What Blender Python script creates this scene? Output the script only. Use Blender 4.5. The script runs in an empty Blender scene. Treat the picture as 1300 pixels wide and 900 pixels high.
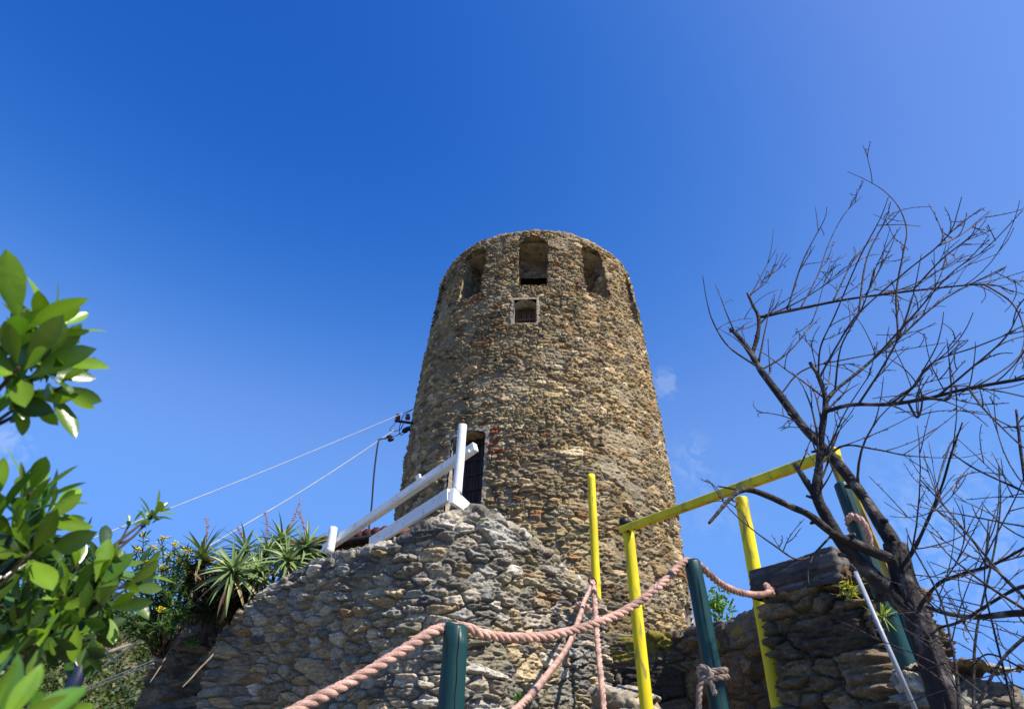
import bpy, math, random
import numpy as np
from mathutils import Vector, Matrix, Euler

# ------------------------------------------------------------------ camera, sky, sun, exposure
S = bpy.context.scene
COL = S.collection
R_ = math.radians
FPX = 830.0                                   # focal length in pixels of a 1300 px wide picture
CAM = np.array([0.0, 0.0, 1.6])
PITCH, ROLL = R_(32.346), R_(1.45)
cam_data = bpy.data.cameras.new("camera")
cam_data.sensor_width = 36.0
cam_data.lens = FPX / 1300.0 * 36.0
cam_data.clip_start, cam_data.clip_end = 0.05, 2000.0
cam_data.dof.use_dof = True
cam_data.dof.focus_distance = 7.5
cam_data.dof.aperture_fstop = 9.0
cam = bpy.data.objects.new("camera", cam_data)
COL.objects.link(cam)
MROT = Matrix.Rotation(math.pi / 2 + PITCH, 3, 'X') @ Matrix.Rotation(ROLL, 3, 'Z')
cam.matrix_world = Matrix.Translation(Vector(CAM)) @ MROT.to_4x4()
S.camera = cam
MNP = np.array(MROT)

SUN_EL = R_(50)
SUN_AZ = (0.80, -0.60)                        # horizontal direction towards the sun (x right, y away)
sun_dir = Vector((SUN_AZ[0] * math.cos(SUN_EL), SUN_AZ[1] * math.cos(SUN_EL), math.sin(SUN_EL)))
sd = bpy.data.lights.new("sun", 'SUN')
sd.energy, sd.angle, sd.color = 4.95, R_(0.53), (1.0, 0.93, 0.80)
so = bpy.data.objects.new("sun", sd)
so.rotation_euler = sun_dir.to_track_quat('Z', 'Y').to_euler()
COL.objects.link(so)

W = bpy.data.worlds.new("World")
S.world = W
W.use_nodes = True
wn, wl = W.node_tree.nodes, W.node_tree.links
bg = wn["Background"]
bg.inputs[1].default_value = 0.15
sky = wn.new("ShaderNodeTexSky")
sky.sky_type = 'NISHITA'
sky.sun_disc = False
sky.sun_elevation = SUN_EL
sky.sun_rotation = math.atan2(SUN_AZ[0], SUN_AZ[1])
sky.altitude, sky.air_density, sky.dust_density, sky.ozone_density = 60, 1.0, 1.0, 3.0
tc = wn.new("ShaderNodeTexCoord")


def wmath(op, a, b=None):
    n = wn.new("ShaderNodeMath"); n.operation = op
    for i, x in enumerate((a, b)):
        if x is None: continue
        if isinstance(x, (int, float)): n.inputs[i].default_value = x
        else: wl.new(x, n.inputs[i])
    return n.outputs[0]


# the deep, slightly violet blue of a polarised Mediterranean sky: a contrast grade of the sky's three channels
sep = wn.new("ShaderNodeSeparateColor"); wl.new(sky.outputs[0], sep.inputs[0])
comb = wn.new("ShaderNodeCombineColor")
for ch, (base_, ex_, k_, top_) in enumerate(((.95, 5.2, .37, .72), (1.61, 2.7, 1.25, 1.78), (2.98, 1.6, 4.0, 4.8))):
    t_ = wmath('MULTIPLY', wmath('POWER', wmath('DIVIDE', sep.outputs[ch], base_), ex_), k_)
    v_ = wmath('DIVIDE', t_, wmath('POWER', wmath('ADD', wmath('POWER', wmath('DIVIDE', t_, top_), 2.5), 1.0), .4))
    wl.new(v_, comb.inputs[ch])


def pixdir(px, py):
    v = MROT @ Vector(((px - 650.0) / FPX, (450.0 - py) / FPX, -1.0)); v.normalize(); return v


# a few faint torn wisps of cloud, each round its own direction in the sky
nz_ = wn.new("ShaderNodeTexNoise"); nz_.inputs['Scale'].default_value = 48; nz_.inputs['Detail'].default_value = 9; nz_.inputs['Distortion'].default_value = .8
wl.new(tc.outputs['Generated'], nz_.inputs['Vector'])
cmask = None
for cpx, cpy, ext, amt in ((845, 486, .030, .17), (876, 580, .05, .10), (4, 566, .04, .20), (1205, 700, .16, .12), (905, 640, .07, .06)):
    dn = wn.new("ShaderNodeVectorMath"); dn.operation = 'DISTANCE'
    wl.new(tc.outputs['Generated'], dn.inputs[0]); dn.inputs[1].default_value = pixdir(cpx, cpy)
    fall = wmath('MAXIMUM', wmath('SUBTRACT', 1.0, wmath('DIVIDE', dn.outputs['Value'], ext)), 0.0)
    den = wmath('MAXIMUM', wmath('SUBTRACT', wmath('ADD', nz_.outputs['Fac'], wmath('MULTIPLY', fall, .12)), .50), 0.0)
    m_c = wmath('MINIMUM', wmath('MULTIPLY', wmath('MULTIPLY', den, 5.0), wmath('MULTIPLY', fall, amt * 2)), amt)
    cmask = m_c if cmask is None else wmath('MAXIMUM', cmask, m_c)
cmx = wn.new("ShaderNodeMix"); cmx.data_type = 'RGBA'
wl.new(cmask, cmx.inputs[0]); wl.new(comb.outputs[0], cmx.inputs[6]); cmx.inputs[7].default_value = (3.6, 3.9, 4.3, 1)
wl.new(cmx.outputs[2], bg.inputs[0])

S.view_settings.view_transform = 'Standard'
S.view_settings.look = 'None'
S.view_settings.gamma = 1.0
S.view_settings.exposure = 0.58
S.view_settings.use_curve_mapping = False

# ------------------------------------------------------------------ helpers
rnd = random.Random(7)
nrg = np.random.default_rng(11)


def ray(px, py):
    v = np.array([(px - 650.0) / FPX, (450.0 - py) / FPX, -1.0])
    return MNP @ v


def at(px, py, d):
    """The place that lies d metres away (measured on the ground) in the direction of a spot of the photo."""
    r = ray(px, py)
    return CAM + r * (d / math.hypot(r[0], r[1]))


def hashf(ix, iy, seed):
    x = (ix.astype(np.int64) * 374761393 + iy.astype(np.int64) * 668265263 + seed * 1274126177) & 0xFFFFFFFF
    x = ((x ^ (x >> 13)) * 1274126177) & 0xFFFFFFFF
    x = ((x ^ (x >> 16)) * 2246822519) & 0xFFFFFFFF
    x = x ^ (x >> 15)
    return (x & 0xFFFFFF) / float(0x1000000)


def vnoise(x, y, seed=0):
    ix, iy = np.floor(x), np.floor(y)
    fx, fy = x - ix, y - iy
    fx = fx * fx * (3 - 2 * fx); fy = fy * fy * (3 - 2 * fy)
    a = hashf(ix, iy, seed); b = hashf(ix + 1, iy, seed)
    c = hashf(ix, iy + 1, seed); d = hashf(ix + 1, iy + 1, seed)
    return (a + (b - a) * fx) + ((c + (d - c) * fx) - (a + (b - a) * fx)) * fy


def fbm(x, y, seed=0, oct=4):
    s, amp, tot = 0, 0.5, 0
    for o in range(oct):
        s = s + amp * vnoise(x * 2 ** o + 17.3 * o, y * 2 ** o - 9.1 * o, seed + o)
        tot += amp; amp *= 0.55
    return s / tot


def sstep(a, b, x):
    t = np.clip((x - a) / (b - a), 0, 1)
    return t * t * (3 - 2 * t)


def voronoi(a, b, seed, jit=0.82, p=2.8):
    ia, ib = np.floor(a), np.floor(b)
    f1 = np.full(a.shape, 9.0); f2 = np.full(a.shape, 9.0)
    ca = np.zeros(a.shape); cb = np.zeros(a.shape); ox = np.zeros(a.shape); oy = np.zeros(a.shape)
    for dx in (-1, 0, 1):
        for dy in (-1, 0, 1):
            qa, qb = ia + dx, ib + dy
            px_ = qa + 0.5 + jit * (hashf(qa, qb, seed) - 0.5) + 0.5 * (np.mod(qb, 2) - 0.5)
            py_ = qb + 0.5 + jit * (hashf(qa, qb, seed + 91) - 0.5)
            ex, ey = a - px_, b - py_
            d = (np.abs(ex) ** p + np.abs(ey) ** p) ** (1 / p)
            near = d < f1
            f2 = np.where(near, f1, np.minimum(f2, d))
            ca = np.where(near, qa, ca); cb = np.where(near, qb, cb)
            ox = np.where(near, ex, ox); oy = np.where(near, ey, oy)
            f1 = np.where(near, d, f1)
    return f1, f2, ca, cb, ox, oy


def rubble(u, v, seed, w, h, big=0.28, bs=2.1, rough=0.5, tilt=0.8):
    """Rubble masonry: relief 0..~1.3, and three random numbers per stone, and how far inside a stone (0 joint)."""
    wu = u + 0.5 * w * (fbm(u / (2.2 * w), v / (2.2 * h), seed + 3, 2) - .5) + 0.22 * w * (fbm(u / (.35 * w), v / (.35 * h), seed + 5, 3) - .5)
    wv = v + 1.2 * h * (fbm(u / (3.0 * w), v / (4 * h), seed + 7, 2) - .5) + 0.30 * h * (fbm(u / (.4 * w), v / (.4 * h), seed + 9, 3) - .5)
    f1, f2, ca, cb, ox, oy = voronoi(wu / w, wv / h, seed)
    e = f2 - f1
    g1, g2, da, db, qx, qy = voronoi(wu / (w * bs), wv / (h * bs), seed + 500)
    eb = (g2 - g1) * bs * 0.8
    isb = hashf(da, db, seed + 40) < big
    edge = np.where(isb, eb, np.minimum(e, eb + 0.10))
    ka = np.where(isb, da + 7777, ca); kb = np.where(isb, db - 333, cb)
    sx = np.where(isb, qx, ox); sy = np.where(isb, qy, oy)
    r1, r2, r3 = hashf(ka, kb, seed + 1), hashf(ka, kb, seed + 2), hashf(ka, kb, seed + 3)
    t1, t2 = hashf(ka, kb, seed + 4) - .5, hashf(ka, kb, seed + 5) - .5
    edge = edge + .10 * (fbm(u / (.13 * w), v / (.2 * h), seed + 31, 3) - .5)
    prof = sstep(0.02, 0.24, edge) ** 0.8
    grain = fbm(u / (.55 * w), v / (.16 * h), seed + 21, 4) - .5
    grain2 = fbm(u / (.16 * w) + 5, v / (.2 * h), seed + 23, 3) - .5
    ridge = fbm(u / (.8 * w) + 3, v / (.22 * h), seed + 27, 3)
    step_ = np.floor(ridge * 7) / 7 + .5 * sstep(.6, 1., ridge * 7 - np.floor(ridge * 7)) / 7 - .5
    hgt = prof * (0.35 + 0.75 * r1 + tilt * (t1 * sx + 1.4 * t2 * sy)) + rough * prof * (.8 * grain + .6 * grain2 + 1.1 * step_) + 0.25 * rough * grain2
    return hgt, r1, r2, r3, prof, grain


def stone_colour(u, v, seed, r2, r3, prof, grain, pal, weights, mortar, stain=None):
    pal = np.array(pal); cw = np.cumsum(weights) / np.sum(weights)
    idx = np.clip(np.searchsorted(cw, r2), 0, len(pal) - 1)
    c = pal[idx] * (0.66 + 0.68 * r3)[..., None] * (1 + 0.9 * grain)[..., None]
    c = c * (.70 + .60 * fbm(u / .022, v / .016, seed + 64, 3))[..., None]
    m = (1 - sstep(0.10, 0.40, prof))[..., None]
    mo = np.array(mortar)[None, None] * (0.75 + 0.5 * fbm(u / .06, v / .06, seed + 60, 3))[..., None]
    c = c * (1 - m) + mo * m
    li = sstep(0.56, 0.72, fbm(u / .5, v / .4, seed + 70, 5))[..., None] * 0.45
    c = c * (1 - li) + np.array([.34, .29, .17]) * li
    dk = sstep(0.55, 0.75, fbm(u / .35 + 9, v / .9, seed + 80, 5))[..., None] * 0.5
    c = c * (1 - dk) + c * np.array([.45, .45, .47]) * dk
    return np.clip(c, 0.01, 0.8)


class Acc:
    """Collects grids, tubes and boxes and links them as ONE mesh object."""
    def __init__(s): s.V, s.F, s.C, s.n = [], [], [], 0

    def grid(s, P, C=None, mask=None, wrap=False):
        n, m = P.shape[:2]
        idx = np.arange(n * m).reshape(n, m)
        if wrap:
            a, b = idx, np.roll(idx, -1, 1)
            q = np.stack([a[:-1], b[:-1], b[1:], a[1:]], -1)
        else:
            q = np.stack([idx[:-1, :-1], idx[:-1, 1:], idx[1:, 1:], idx[1:, :-1]], -1)
        if mask is not None: q = q[mask]
        s.F.append(q.reshape(-1, 4) + s.n)
        s.V.append(P.reshape(-1, 3)); s.n += n * m
        if C is None: C = np.array([1., 1, 1])
        s.C.append(np.broadcast_to(C, P.shape).reshape(-1, 3))

    def tube(s, path, rad, sides=8, col=None, cap=True):
        p = np.asarray(path, float); rad = np.broadcast_to(np.asarray(rad, float), (len(p),)).copy()
        if cap:
            t0 = p[0] - p[1]; t0 /= np.linalg.norm(t0) + 1e-9; t1 = p[-1] - p[-2]; t1 /= np.linalg.norm(t1) + 1e-9
            p = np.concatenate([[p[0] + t0 * 1e-4], p, [p[-1] + t1 * 1e-4]]); rad = np.concatenate([[1e-5], rad, [1e-5]])
        T = np.gradient(p, axis=0)
        if cap: T[0] = T[1] = p[2] - p[1]; T[-1] = T[-2] = p[-2] - p[-3]
        T /= np.linalg.norm(T, axis=1)[:, None] + 1e-12
        ref = np.array([0.0, 0, 1]) if abs(T[0][2]) < .9 else np.array([1.0, 0, 0])
        N = np.zeros_like(p); n = np.cross(T[0], ref); n /= np.linalg.norm(n)
        for i in range(len(p)):
            n = n - T[i] * np.dot(n, T[i]); n /= np.linalg.norm(n) + 1e-12; N[i] = n
        B = np.cross(T, N)
        a = np.arange(sides) / sides * 2 * np.pi
        G = p[:, None] + rad[:, None, None] * (np.cos(a)[None, :, None] * N[:, None] + np.sin(a)[None, :, None] * B[:, None])
        C = None
        if col is not None:
            C = np.asarray(col, float)
            C = np.broadcast_to(C if C.ndim == 1 else C[:, None, :] if len(C) == len(p) else C[0], G.shape)
        s.grid(G, C, wrap=True)

    def beam(s, p0, p1, w, h, up=(0, 0, 1), bev=0.006, col=None, h1=None, w1=None):
        """A box from p0 to p1: w across, h along up, with chamfered edges."""
        p0, p1, up = np.array(p0, float), np.array(p1, float), np.array(up, float)
        t = p1 - p0; L = np.linalg.norm(t); t /= L
        x = np.cross(t, up); x /= np.linalg.norm(x); y = np.cross(x, t)
        h1 = h if h1 is None else h1; w1 = w if w1 is None else w1
        b = bev
        def ring(q, w, h):
            o = [(-w / 2 + b, -h / 2), (w / 2 - b, -h / 2), (w / 2, -h / 2 + b), (w / 2, h / 2 - b), (w / 2 - b, h / 2), (-w / 2 + b, h / 2), (-w / 2, h / 2 - b), (-w / 2, -h / 2 + b)]
            return np.array([q + x * i + y * j for i, j in o])
        n = max(3, int(L / .12))
        rows = [np.repeat(p0[None], 8, 0), ring(p0, w - 2 * b, h - 2 * b)]
        rows += [ring(p0 + t * (b + (L - 2 * b) * k / n), w + (w1 - w) * k / n, h + (h1 - h) * k / n) for k in range(n + 1)]
        rows += [ring(p1, w1 - 2 * b, h1 - 2 * b), np.repeat(p1[None], 8, 0)]
        s.grid(np.array(rows), col, wrap=True)

    def build(s, name, mat, parent=None, smooth=True):
        V = np.concatenate(s.V); F = np.concatenate(s.F); C = np.concatenate(s.C)
        me = bpy.data.meshes.new(name)
        me.vertices.add(len(V)); me.vertices.foreach_set("co", V.astype(np.float32).ravel())
        me.loops.add(F.size); me.loops.foreach_set("vertex_index", F.astype(np.int32).ravel())
        me.polygons.add(len(F))
        me.polygons.foreach_set("loop_start", np.arange(0, F.size, 4, dtype=np.int32))
        me.polygons.foreach_set("loop_total", np.full(len(F), 4, dtype=np.int32))
        me.polygons.foreach_set("use_smooth", np.full(len(F), smooth, dtype=bool))
        ca = me.color_attributes.new("tint", 'FLOAT_COLOR', 'POINT')
        ca.data.foreach_set("color", np.concatenate([C, np.ones((len(C), 1))], 1).astype(np.float32).ravel())
        me.update(); me.validate()
        me.materials.append(mat)
        o = bpy.data.objects.new(name, me)
        COL.objects.link(o)
        if parent is not None:
            o.parent = parent
            o.matrix_parent_inverse = Matrix.Translation(-parent.location)
        return o


def tag(o, label, cat, group=None, kind=None):
    if label: o["label"] = label
    if cat: o["category"] = cat
    if group: o["group"] = group
    if kind: o["kind"] = kind
    return o


def thing(name, loc, label, cat, group=None):
    o = bpy.data.objects.new(name, None)
    o.empty_display_size = .2
    o.location = Vector(loc)
    COL.objects.link(o)
    return tag(o, label, cat, group)


def spline(pts, per=10):
    p = np.array(pts, float); p = np.concatenate([[2 * p[0] - p[1]], p, [2 * p[-1] - p[-2]]])
    out = []
    for i in range(1, len(p) - 2):
        t = np.linspace(0, 1, per, endpoint=False)[:, None]
        a, b, c, d = p[i - 1:i + 3]
        out.append(.5 * ((2 * b) + (-a + c) * t + (2 * a - 5 * b + 4 * c - d) * t ** 2 + (-a + 3 * b - 3 * c + d) * t ** 3))
    out.append(p[-2][None])
    return np.concatenate(out)


def resample(p, step):
    p = np.asarray(p, float)
    L = np.concatenate([[0], np.cumsum(np.linalg.norm(np.diff(p, axis=0), axis=1))])
    n = max(2, int(round(L[-1] / step)) + 1)
    s = np.linspace(0, L[-1], n)
    return np.stack([np.interp(s, L, p[:, k]) for k in range(p.shape[1])], 1), s


def smooth(p, k):
    if k < 2: return p
    ker = np.hanning(k + 2)[1:-1]; ker /= ker.sum()
    pad = np.concatenate([np.repeat(p[:1], k, 0), p, np.repeat(p[-1:], k, 0)])
    return np.stack([np.convolve(pad[:, j], ker, 'same')[k:-k] for j in range(p.shape[1])], 1)


# ------------------------------------------------------------------ materials
def mat(name, col=(1, 1, 1), rough=.8, tint=False, var=.25, vscale=9., bump=.3, bscale=60., spec=.3, col2=None, c2scale=4., c2cut=(.5, .62), trans=0., stretch=(1, 1, 1), coat=0.):
    m = bpy.data.materials.new(name); m.use_nodes = True
    N, L = m.node_tree.nodes, m.node_tree.links
    b = N["Principled BSDF"]
    b.inputs['Roughness'].default_value = rough
    b.inputs['Specular IOR Level'].default_value = spec
    if coat: b.inputs['Coat Weight'].default_value = coat
    t = N.new("ShaderNodeTexCoord")
    mp = N.new("ShaderNodeMapping"); mp.inputs['Scale'].default_value = stretch
    L.new(t.outputs['Object'], mp.inputs[0])
    def noise(sc, det=6, dist=0.):
        n = N.new("ShaderNodeTexNoise"); n.inputs['Scale'].default_value = sc; n.inputs['Detail'].default_value = det
        n.inputs['Distortion'].default_value = dist
        L.new(mp.outputs[0], n.inputs['Vector']); return n.outputs['Fac']
    if tint:
        a = N.new("ShaderNodeAttribute"); a.attribute_name = "tint"; src = a.outputs['Color']
        mu = N.new("ShaderNodeMix"); mu.data_type = 'RGBA'; mu.blend_type = 'MULTIPLY'; mu.inputs[0].default_value = 1
        L.new(src, mu.inputs[6]); mu.inputs[7].default_value = (*col, 1); src = mu.outputs[2]
    else:
        r = N.new("ShaderNodeRGB"); r.outputs[0].default_value = (*col, 1); src = r.outputs[0]
    if col2 is not None:
        mr = N.new("ShaderNodeMapRange"); mr.inputs[1].default_value, mr.inputs[2].default_value = c2cut
        L.new(noise(c2scale, 8, .6), mr.inputs[0])
        mx = N.new("ShaderNodeMix"); mx.data_type = 'RGBA'
        L.new(mr.outputs[0], mx.inputs[0]); L.new(src, mx.inputs[6]); mx.inputs[7].default_value = (*col2, 1); src = mx.outputs[2]
    if var:
        mr = N.new("ShaderNodeMapRange"); mr.inputs[1].default_value, mr.inputs[2].default_value = .25, .75
        mr.inputs[3].default_value, mr.inputs[4].default_value = 1 - var, 1 + var
        L.new(noise(vscale), mr.inputs[0])
        vm = N.new("ShaderNodeVectorMath"); vm.operation = 'SCALE'
        L.new(src, vm.inputs[0]); L.new(mr.outputs[0], vm.inputs['Scale']); src = vm.outputs[0]
    L.new(src, b.inputs['Base Color'])
    if bump:
        bn = N.new("ShaderNodeBump"); bn.inputs['Strength'].default_value = bump; bn.inputs['Distance'].default_value = .01
        L.new(noise(bscale, 8), bn.inputs['Height']); L.new(bn.outputs[0], b.inputs['Normal'])
    if trans:
        tr = N.new("ShaderNodeBsdfTranslucent")
        sc = N.new("ShaderNodeMix"); sc.data_type = 'RGBA'; sc.blend_type = 'MULTIPLY'; sc.inputs[0].default_value = 1
        L.new(src, sc.inputs[6]); sc.inputs[7].default_value = (1.9, 2.0, .7, 1)
        L.new(sc.outputs[2], tr.inputs[0])
        ms = N.new("ShaderNodeMixShader"); ms.inputs[0].default_value = trans
        L.new(b.outputs[0], ms.inputs[1]); L.new(tr.outputs[0], ms.inputs[2])
        L.new(ms.outputs[0], N["Material Output"].inputs[0])
    return m


M = dict(
    stone=mat("rubble stone", tint=True, rough=.93, var=.34, vscale=42, bump=.8, bscale=120, spec=.15),
    slate=mat("coping slate", tint=True, rough=.85, var=.3, vscale=22, bump=.5, bscale=70, spec=.25),
    plaster=mat("old plaster", (.42, .37, .29), .95, var=.35, vscale=14, bump=.6, bscale=45, spec=.1, col2=(.24, .21, .17), c2scale=7),
    dark_wood=mat("dark weathered wood", (.045, .035, .035), .85, var=.5, vscale=12, bump=.5, bscale=40, stretch=(1, 1, .15)),
    frame_wood=mat("brown window wood", (.13, .075, .05), .7, var=.4, vscale=20, bump=.4, stretch=(1, 1, .2)),
    rust=mat("dark rusty iron", (.05, .032, .026), .8, var=.5, vscale=20, bump=.3),
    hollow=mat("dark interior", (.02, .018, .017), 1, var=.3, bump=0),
    white=mat("white painted wood", (.80, .80, .78), .45, var=.06, vscale=5, bump=.25, bscale=45, col2=(.50, .47, .42), c2scale=12, c2cut=(.58, .72), stretch=(1, 1, 1)),
    yellow=mat("yellow painted wood", (.74, .60, .012), .5, var=.2, vscale=8, bump=.35, bscale=30, col2=(.36, .29, .05), c2scale=16, c2cut=(.57, .66), stretch=(1, 1, .25)),
    shadeyellow=mat("yellow paint in shade", (.42, .33, .05), .6, var=.3, vscale=9, bump=.4, bscale=30, col2=(.16, .10, .05), c2scale=5, c2cut=(.48, .6), stretch=(1, 1, .3)),  # brown base stands in for shade on yellow paint; darker patches are wear
    green=mat("green painted wood", (.006, .042, .041), .42, var=.35, vscale=10, bump=.6, bscale=34, col2=(.018, .085, .08), c2scale=6, c2cut=(.6, .8), stretch=(1, 1, .12), spec=.4),
    rope=mat("salmon rope", (.68, .42, .335), .97, tint=True, var=.45, vscale=16, bump=1.0, bscale=260, spec=.05, col2=(.52, .33, .26), c2scale=7, c2cut=(.52, .72)),
    oldrope=mat("grey tan rope", (.36, .27, .21), .95, tint=True, var=.35, vscale=25, bump=.9, bscale=220, spec=.1),
    bark=mat("grey brown bark", (.030, .025, .024), .85, var=.5, vscale=16, bump=1.0, bscale=55, col2=(.15, .13, .12), c2scale=14, c2cut=(.53, .68), spec=.3),  # pale patches: bark tone, and sunlit sides put into the colour
    twig=mat("twig bark", (.06, .042, .042), .75, var=.5, vscale=20, bump=.5, bscale=90, spec=.35, col2=(.25, .20, .16), c2scale=6, c2cut=(.60, .72)),
    leaf=mat("leathery leaf", (1, 1, 1), .27, tint=True, var=.18, vscale=20, bump=.12, bscale=50, spec=.6, trans=.27),
    small_leaf=mat("small leaf", (1, 1, 1), .5, tint=True, var=.2, vscale=20, bump=0, spec=.35, trans=.25),
    aloe=mat("aloe leaf", (1, 1, 1), .45, tint=True, var=.2, vscale=15, bump=.1, spec=.4, trans=.1),
    stem=mat("brown stem", (.05, .036, .026), .85, var=.3, bump=.5),
    petal=mat("yellow petals", (.62, .50, .02), .7, var=.25, vscale=40, bump=.3),
    spike=mat("faded orange flower", (.34, .15, .085), .75, var=.35, vscale=30, bump=.6, bscale=90),
    cable_black=mat("black cable", (.015, .015, .018), .5, var=.1, bump=0),
    cable_pale=mat("pale cable", (.40, .39, .37), .5, var=.2, vscale=8, bump=0),
    ceramic=mat("brown ceramic", (.16, .07, .05), .35, var=.2, bump=0),
    pipe=mat("galvanised pipe", (.30, .33, .37), .42, var=.2, vscale=12, bump=.15, spec=.5),
    tile=mat("red clay tile", (.13, .035, .028), .85, tint=True, var=.35, vscale=12, bump=.4),
    ground=mat("dry earth", (.17, .135, .09), .95, var=.4, vscale=2, bump=.6, bscale=8, col2=(.08, .10, .035), c2scale=.8),
    hill=mat("terraced hillside", (1, 1, 1), .95, tint=True, var=.4, vscale=.5, bump=.5, bscale=2),
    blackcap=mat("black cap", (.012, .012, .013), .45, var=.1, bump=.1),
    navy=mat("dark blue paint", (.014, .02, .045), .5, var=.3, vscale=8, bump=.2),
    drywood=mat("dry grey stick", (.20, .165, .13), .9, var=.35, vscale=14, bump=.6),
    earth=mat("shaded soil", (.035, .028, .02), .95, var=.5, vscale=6, bump=.7, bscale=18),
)

# ------------------------------------------------------------------ ground and hillside
def ground_z(x, y):
    z = 1.25 * sstep(-.5, 5.0, y) + .0 * x
    ter = sstep(0, .7, y - 8.3 - 1.2 * sstep(.1, .9, x) - .5 * np.clip(-x - 1., 0, 4)) * sstep(-3.0, -2.0, x) * (1 - sstep(3.2, 5.0, x)) * (1 - sstep(17, 22, y))
    z = z + 1.55 * ter
    r = np.hypot(x, y)
    z = z - 26 * sstep(14, 90, r) + .08 * (fbm(x / 1.3, y / 1.3, 4, 4) - .5)
    return z


xs = np.sinh(np.linspace(-6.2, 6.2, 150)) * 1.6
X, Y = np.meshgrid(xs, xs + 4, indexing='ij')
a = Acc(); a.grid(np.stack([X, Y, ground_z(X, Y)], -1))
tag(a.build("ground", M['ground']), "", "", kind="structure")

az = np.radians(np.linspace(-75, -14, 220)); rr = np.linspace(35, 190, 160)
AZ, RR = np.meshgrid(az, rr, indexing='ij')
HX, HY = RR * np.sin(AZ), RR * np.cos(AZ)


def hill_z(x, y):
    r = np.hypot(x, y); a_ = np.degrees(np.arctan2(x, y))
    top = r * np.tan(np.radians(8.6 + 1.6 * (fbm(a_ / 6, r * 0, 3, 3) - .5) * 2 + .06 * np.clip(-a_ - 30, 0, 30)))
    fade = sstep(-16, -22, a_)
    t = sstep(30, 185, r)
    z = -16 + (top + 17.6) * t * fade
    st = 2.3
    k = np.floor(z / st); f = z / st - k
    zt = (k + sstep(.55, .95, f)) * st
    return z * .45 + zt * .55 + 1.2 * (fbm(x / 9, y / 9, 8, 4) - .5)


HZ = hill_z(HX, HY)
n1 = fbm(HX / 14, HY / 14, 31, 4)[..., None]; n2 = fbm(HX / 5 + 3, HY / 5, 33, 4)[..., None]
hc = np.array([.075, .10, .03]) * (1 - n2) * 1.7 + np.array([.02, .025, .01])
bare = .55 * sstep(.60, .70, n1)
hc = hc * (1 - bare) + np.array([.15, .105, .065]) * (.6 + .8 * n2) * bare
gz = np.gradient(HZ, axis=1)[..., None] / (rr[1] - rr[0])
riser = sstep(.55, .9, gz)
hc = hc * (1 - .5 * riser) + np.array([.16, .13, .085]) * .5 * riser
a = Acc(); a.grid(np.stack([HX, HY, HZ], -1), np.clip(hc, .01, .5))
tag(a.build("hills", M['hill']), "", "", kind="structure")


# ------------------------------------------------------------------ leaves: arrays of small curved quads
def leaf_cards(acc, pos, direc, normal, length, width, cols, nl=4, curl=.25, fold=.25, shape='obovate'):
    """Many leaves at once: nl segments long, three vertices across, each bent and folded along its midrib."""
    pos, direc, normal = (np.asarray(q, float) for q in (pos, direc, normal))
    n = len(pos)
    d = direc / (np.linalg.norm(direc, axis=1)[:, None] + 1e-9)
    side = np.cross(d, normal); side /= np.linalg.norm(side, axis=1)[:, None] + 1e-9
    nor = np.cross(side, d)
    t = np.linspace(0, 1, nl + 1)
    if shape == 'obovate':
        prof = np.interp(t, [0, .12, .35, .60, .80, .92, 1], [.06, .20, .72, 1.0, .80, .42, .02])
    elif shape == 'lance':
        prof = np.interp(t, [0, .2, .5, .8, 1], [.15, .75, 1.0, .6, .03])
    else:
        prof = np.interp(t, [0, .1, .5, .8, 1], [.9, 1.0, .72, .38, .02])
    length = np.broadcast_to(length, n); width = np.broadcast_to(width, n); curl = np.broadcast_to(curl, n); fold = np.broadcast_to(fold, n)
    ang = curl[:, None] * t[None] * 2
    dx = np.cumsum(np.cos(ang), 1) - np.cos(ang[:, :1]); dz = np.cumsum(np.sin(ang), 1) - np.sin(ang[:, :1])
    ln = length[:, None] / nl
    P = pos[:, None, None] + (dx * ln)[..., None, None] * d[:, None, None] - (dz * ln)[..., None, None] * nor[:, None, None]
    sgn = np.array([-1, 0, 1.0])
    lat = sgn[None, None] * (width[:, None] * .5 * prof[None])[..., None]
    lift = np.abs(lat) * fold[:, None, None]
    P = P + lat[..., None] * side[:, None, None] + lift[..., None] * nor[:, None, None]
    idx = np.arange((nl + 1) * 3).reshape(nl + 1, 3)
    q = np.stack([idx[:-1, :-1], idx[:-1, 1:], idx[1:, 1:], idx[1:, :-1]], -1).reshape(-1, 4)
    per = (nl + 1) * 3
    F = (q[None] + (np.arange(n) * per)[:, None, None]).reshape(-1, 4) + acc.n
    acc.V.append(P.reshape(-1, 3)); acc.F.append(F); acc.n += n * per
    c = np.asarray(cols, float)
    if c.ndim == 1: c = np.broadcast_to(c, (n, 3))
    cc = np.repeat(c, per, 0).reshape(n, nl + 1, 3, 3)
    if shape == 'obovate': cc = cc * np.array([1., 1.22, 1.])[None, None, :, None]
    acc.C.append(cc.reshape(-1, 3))


def unit(n):
    v = nrg.normal(size=(n, 3)); return v / np.linalg.norm(v, axis=1)[:, None]


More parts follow.
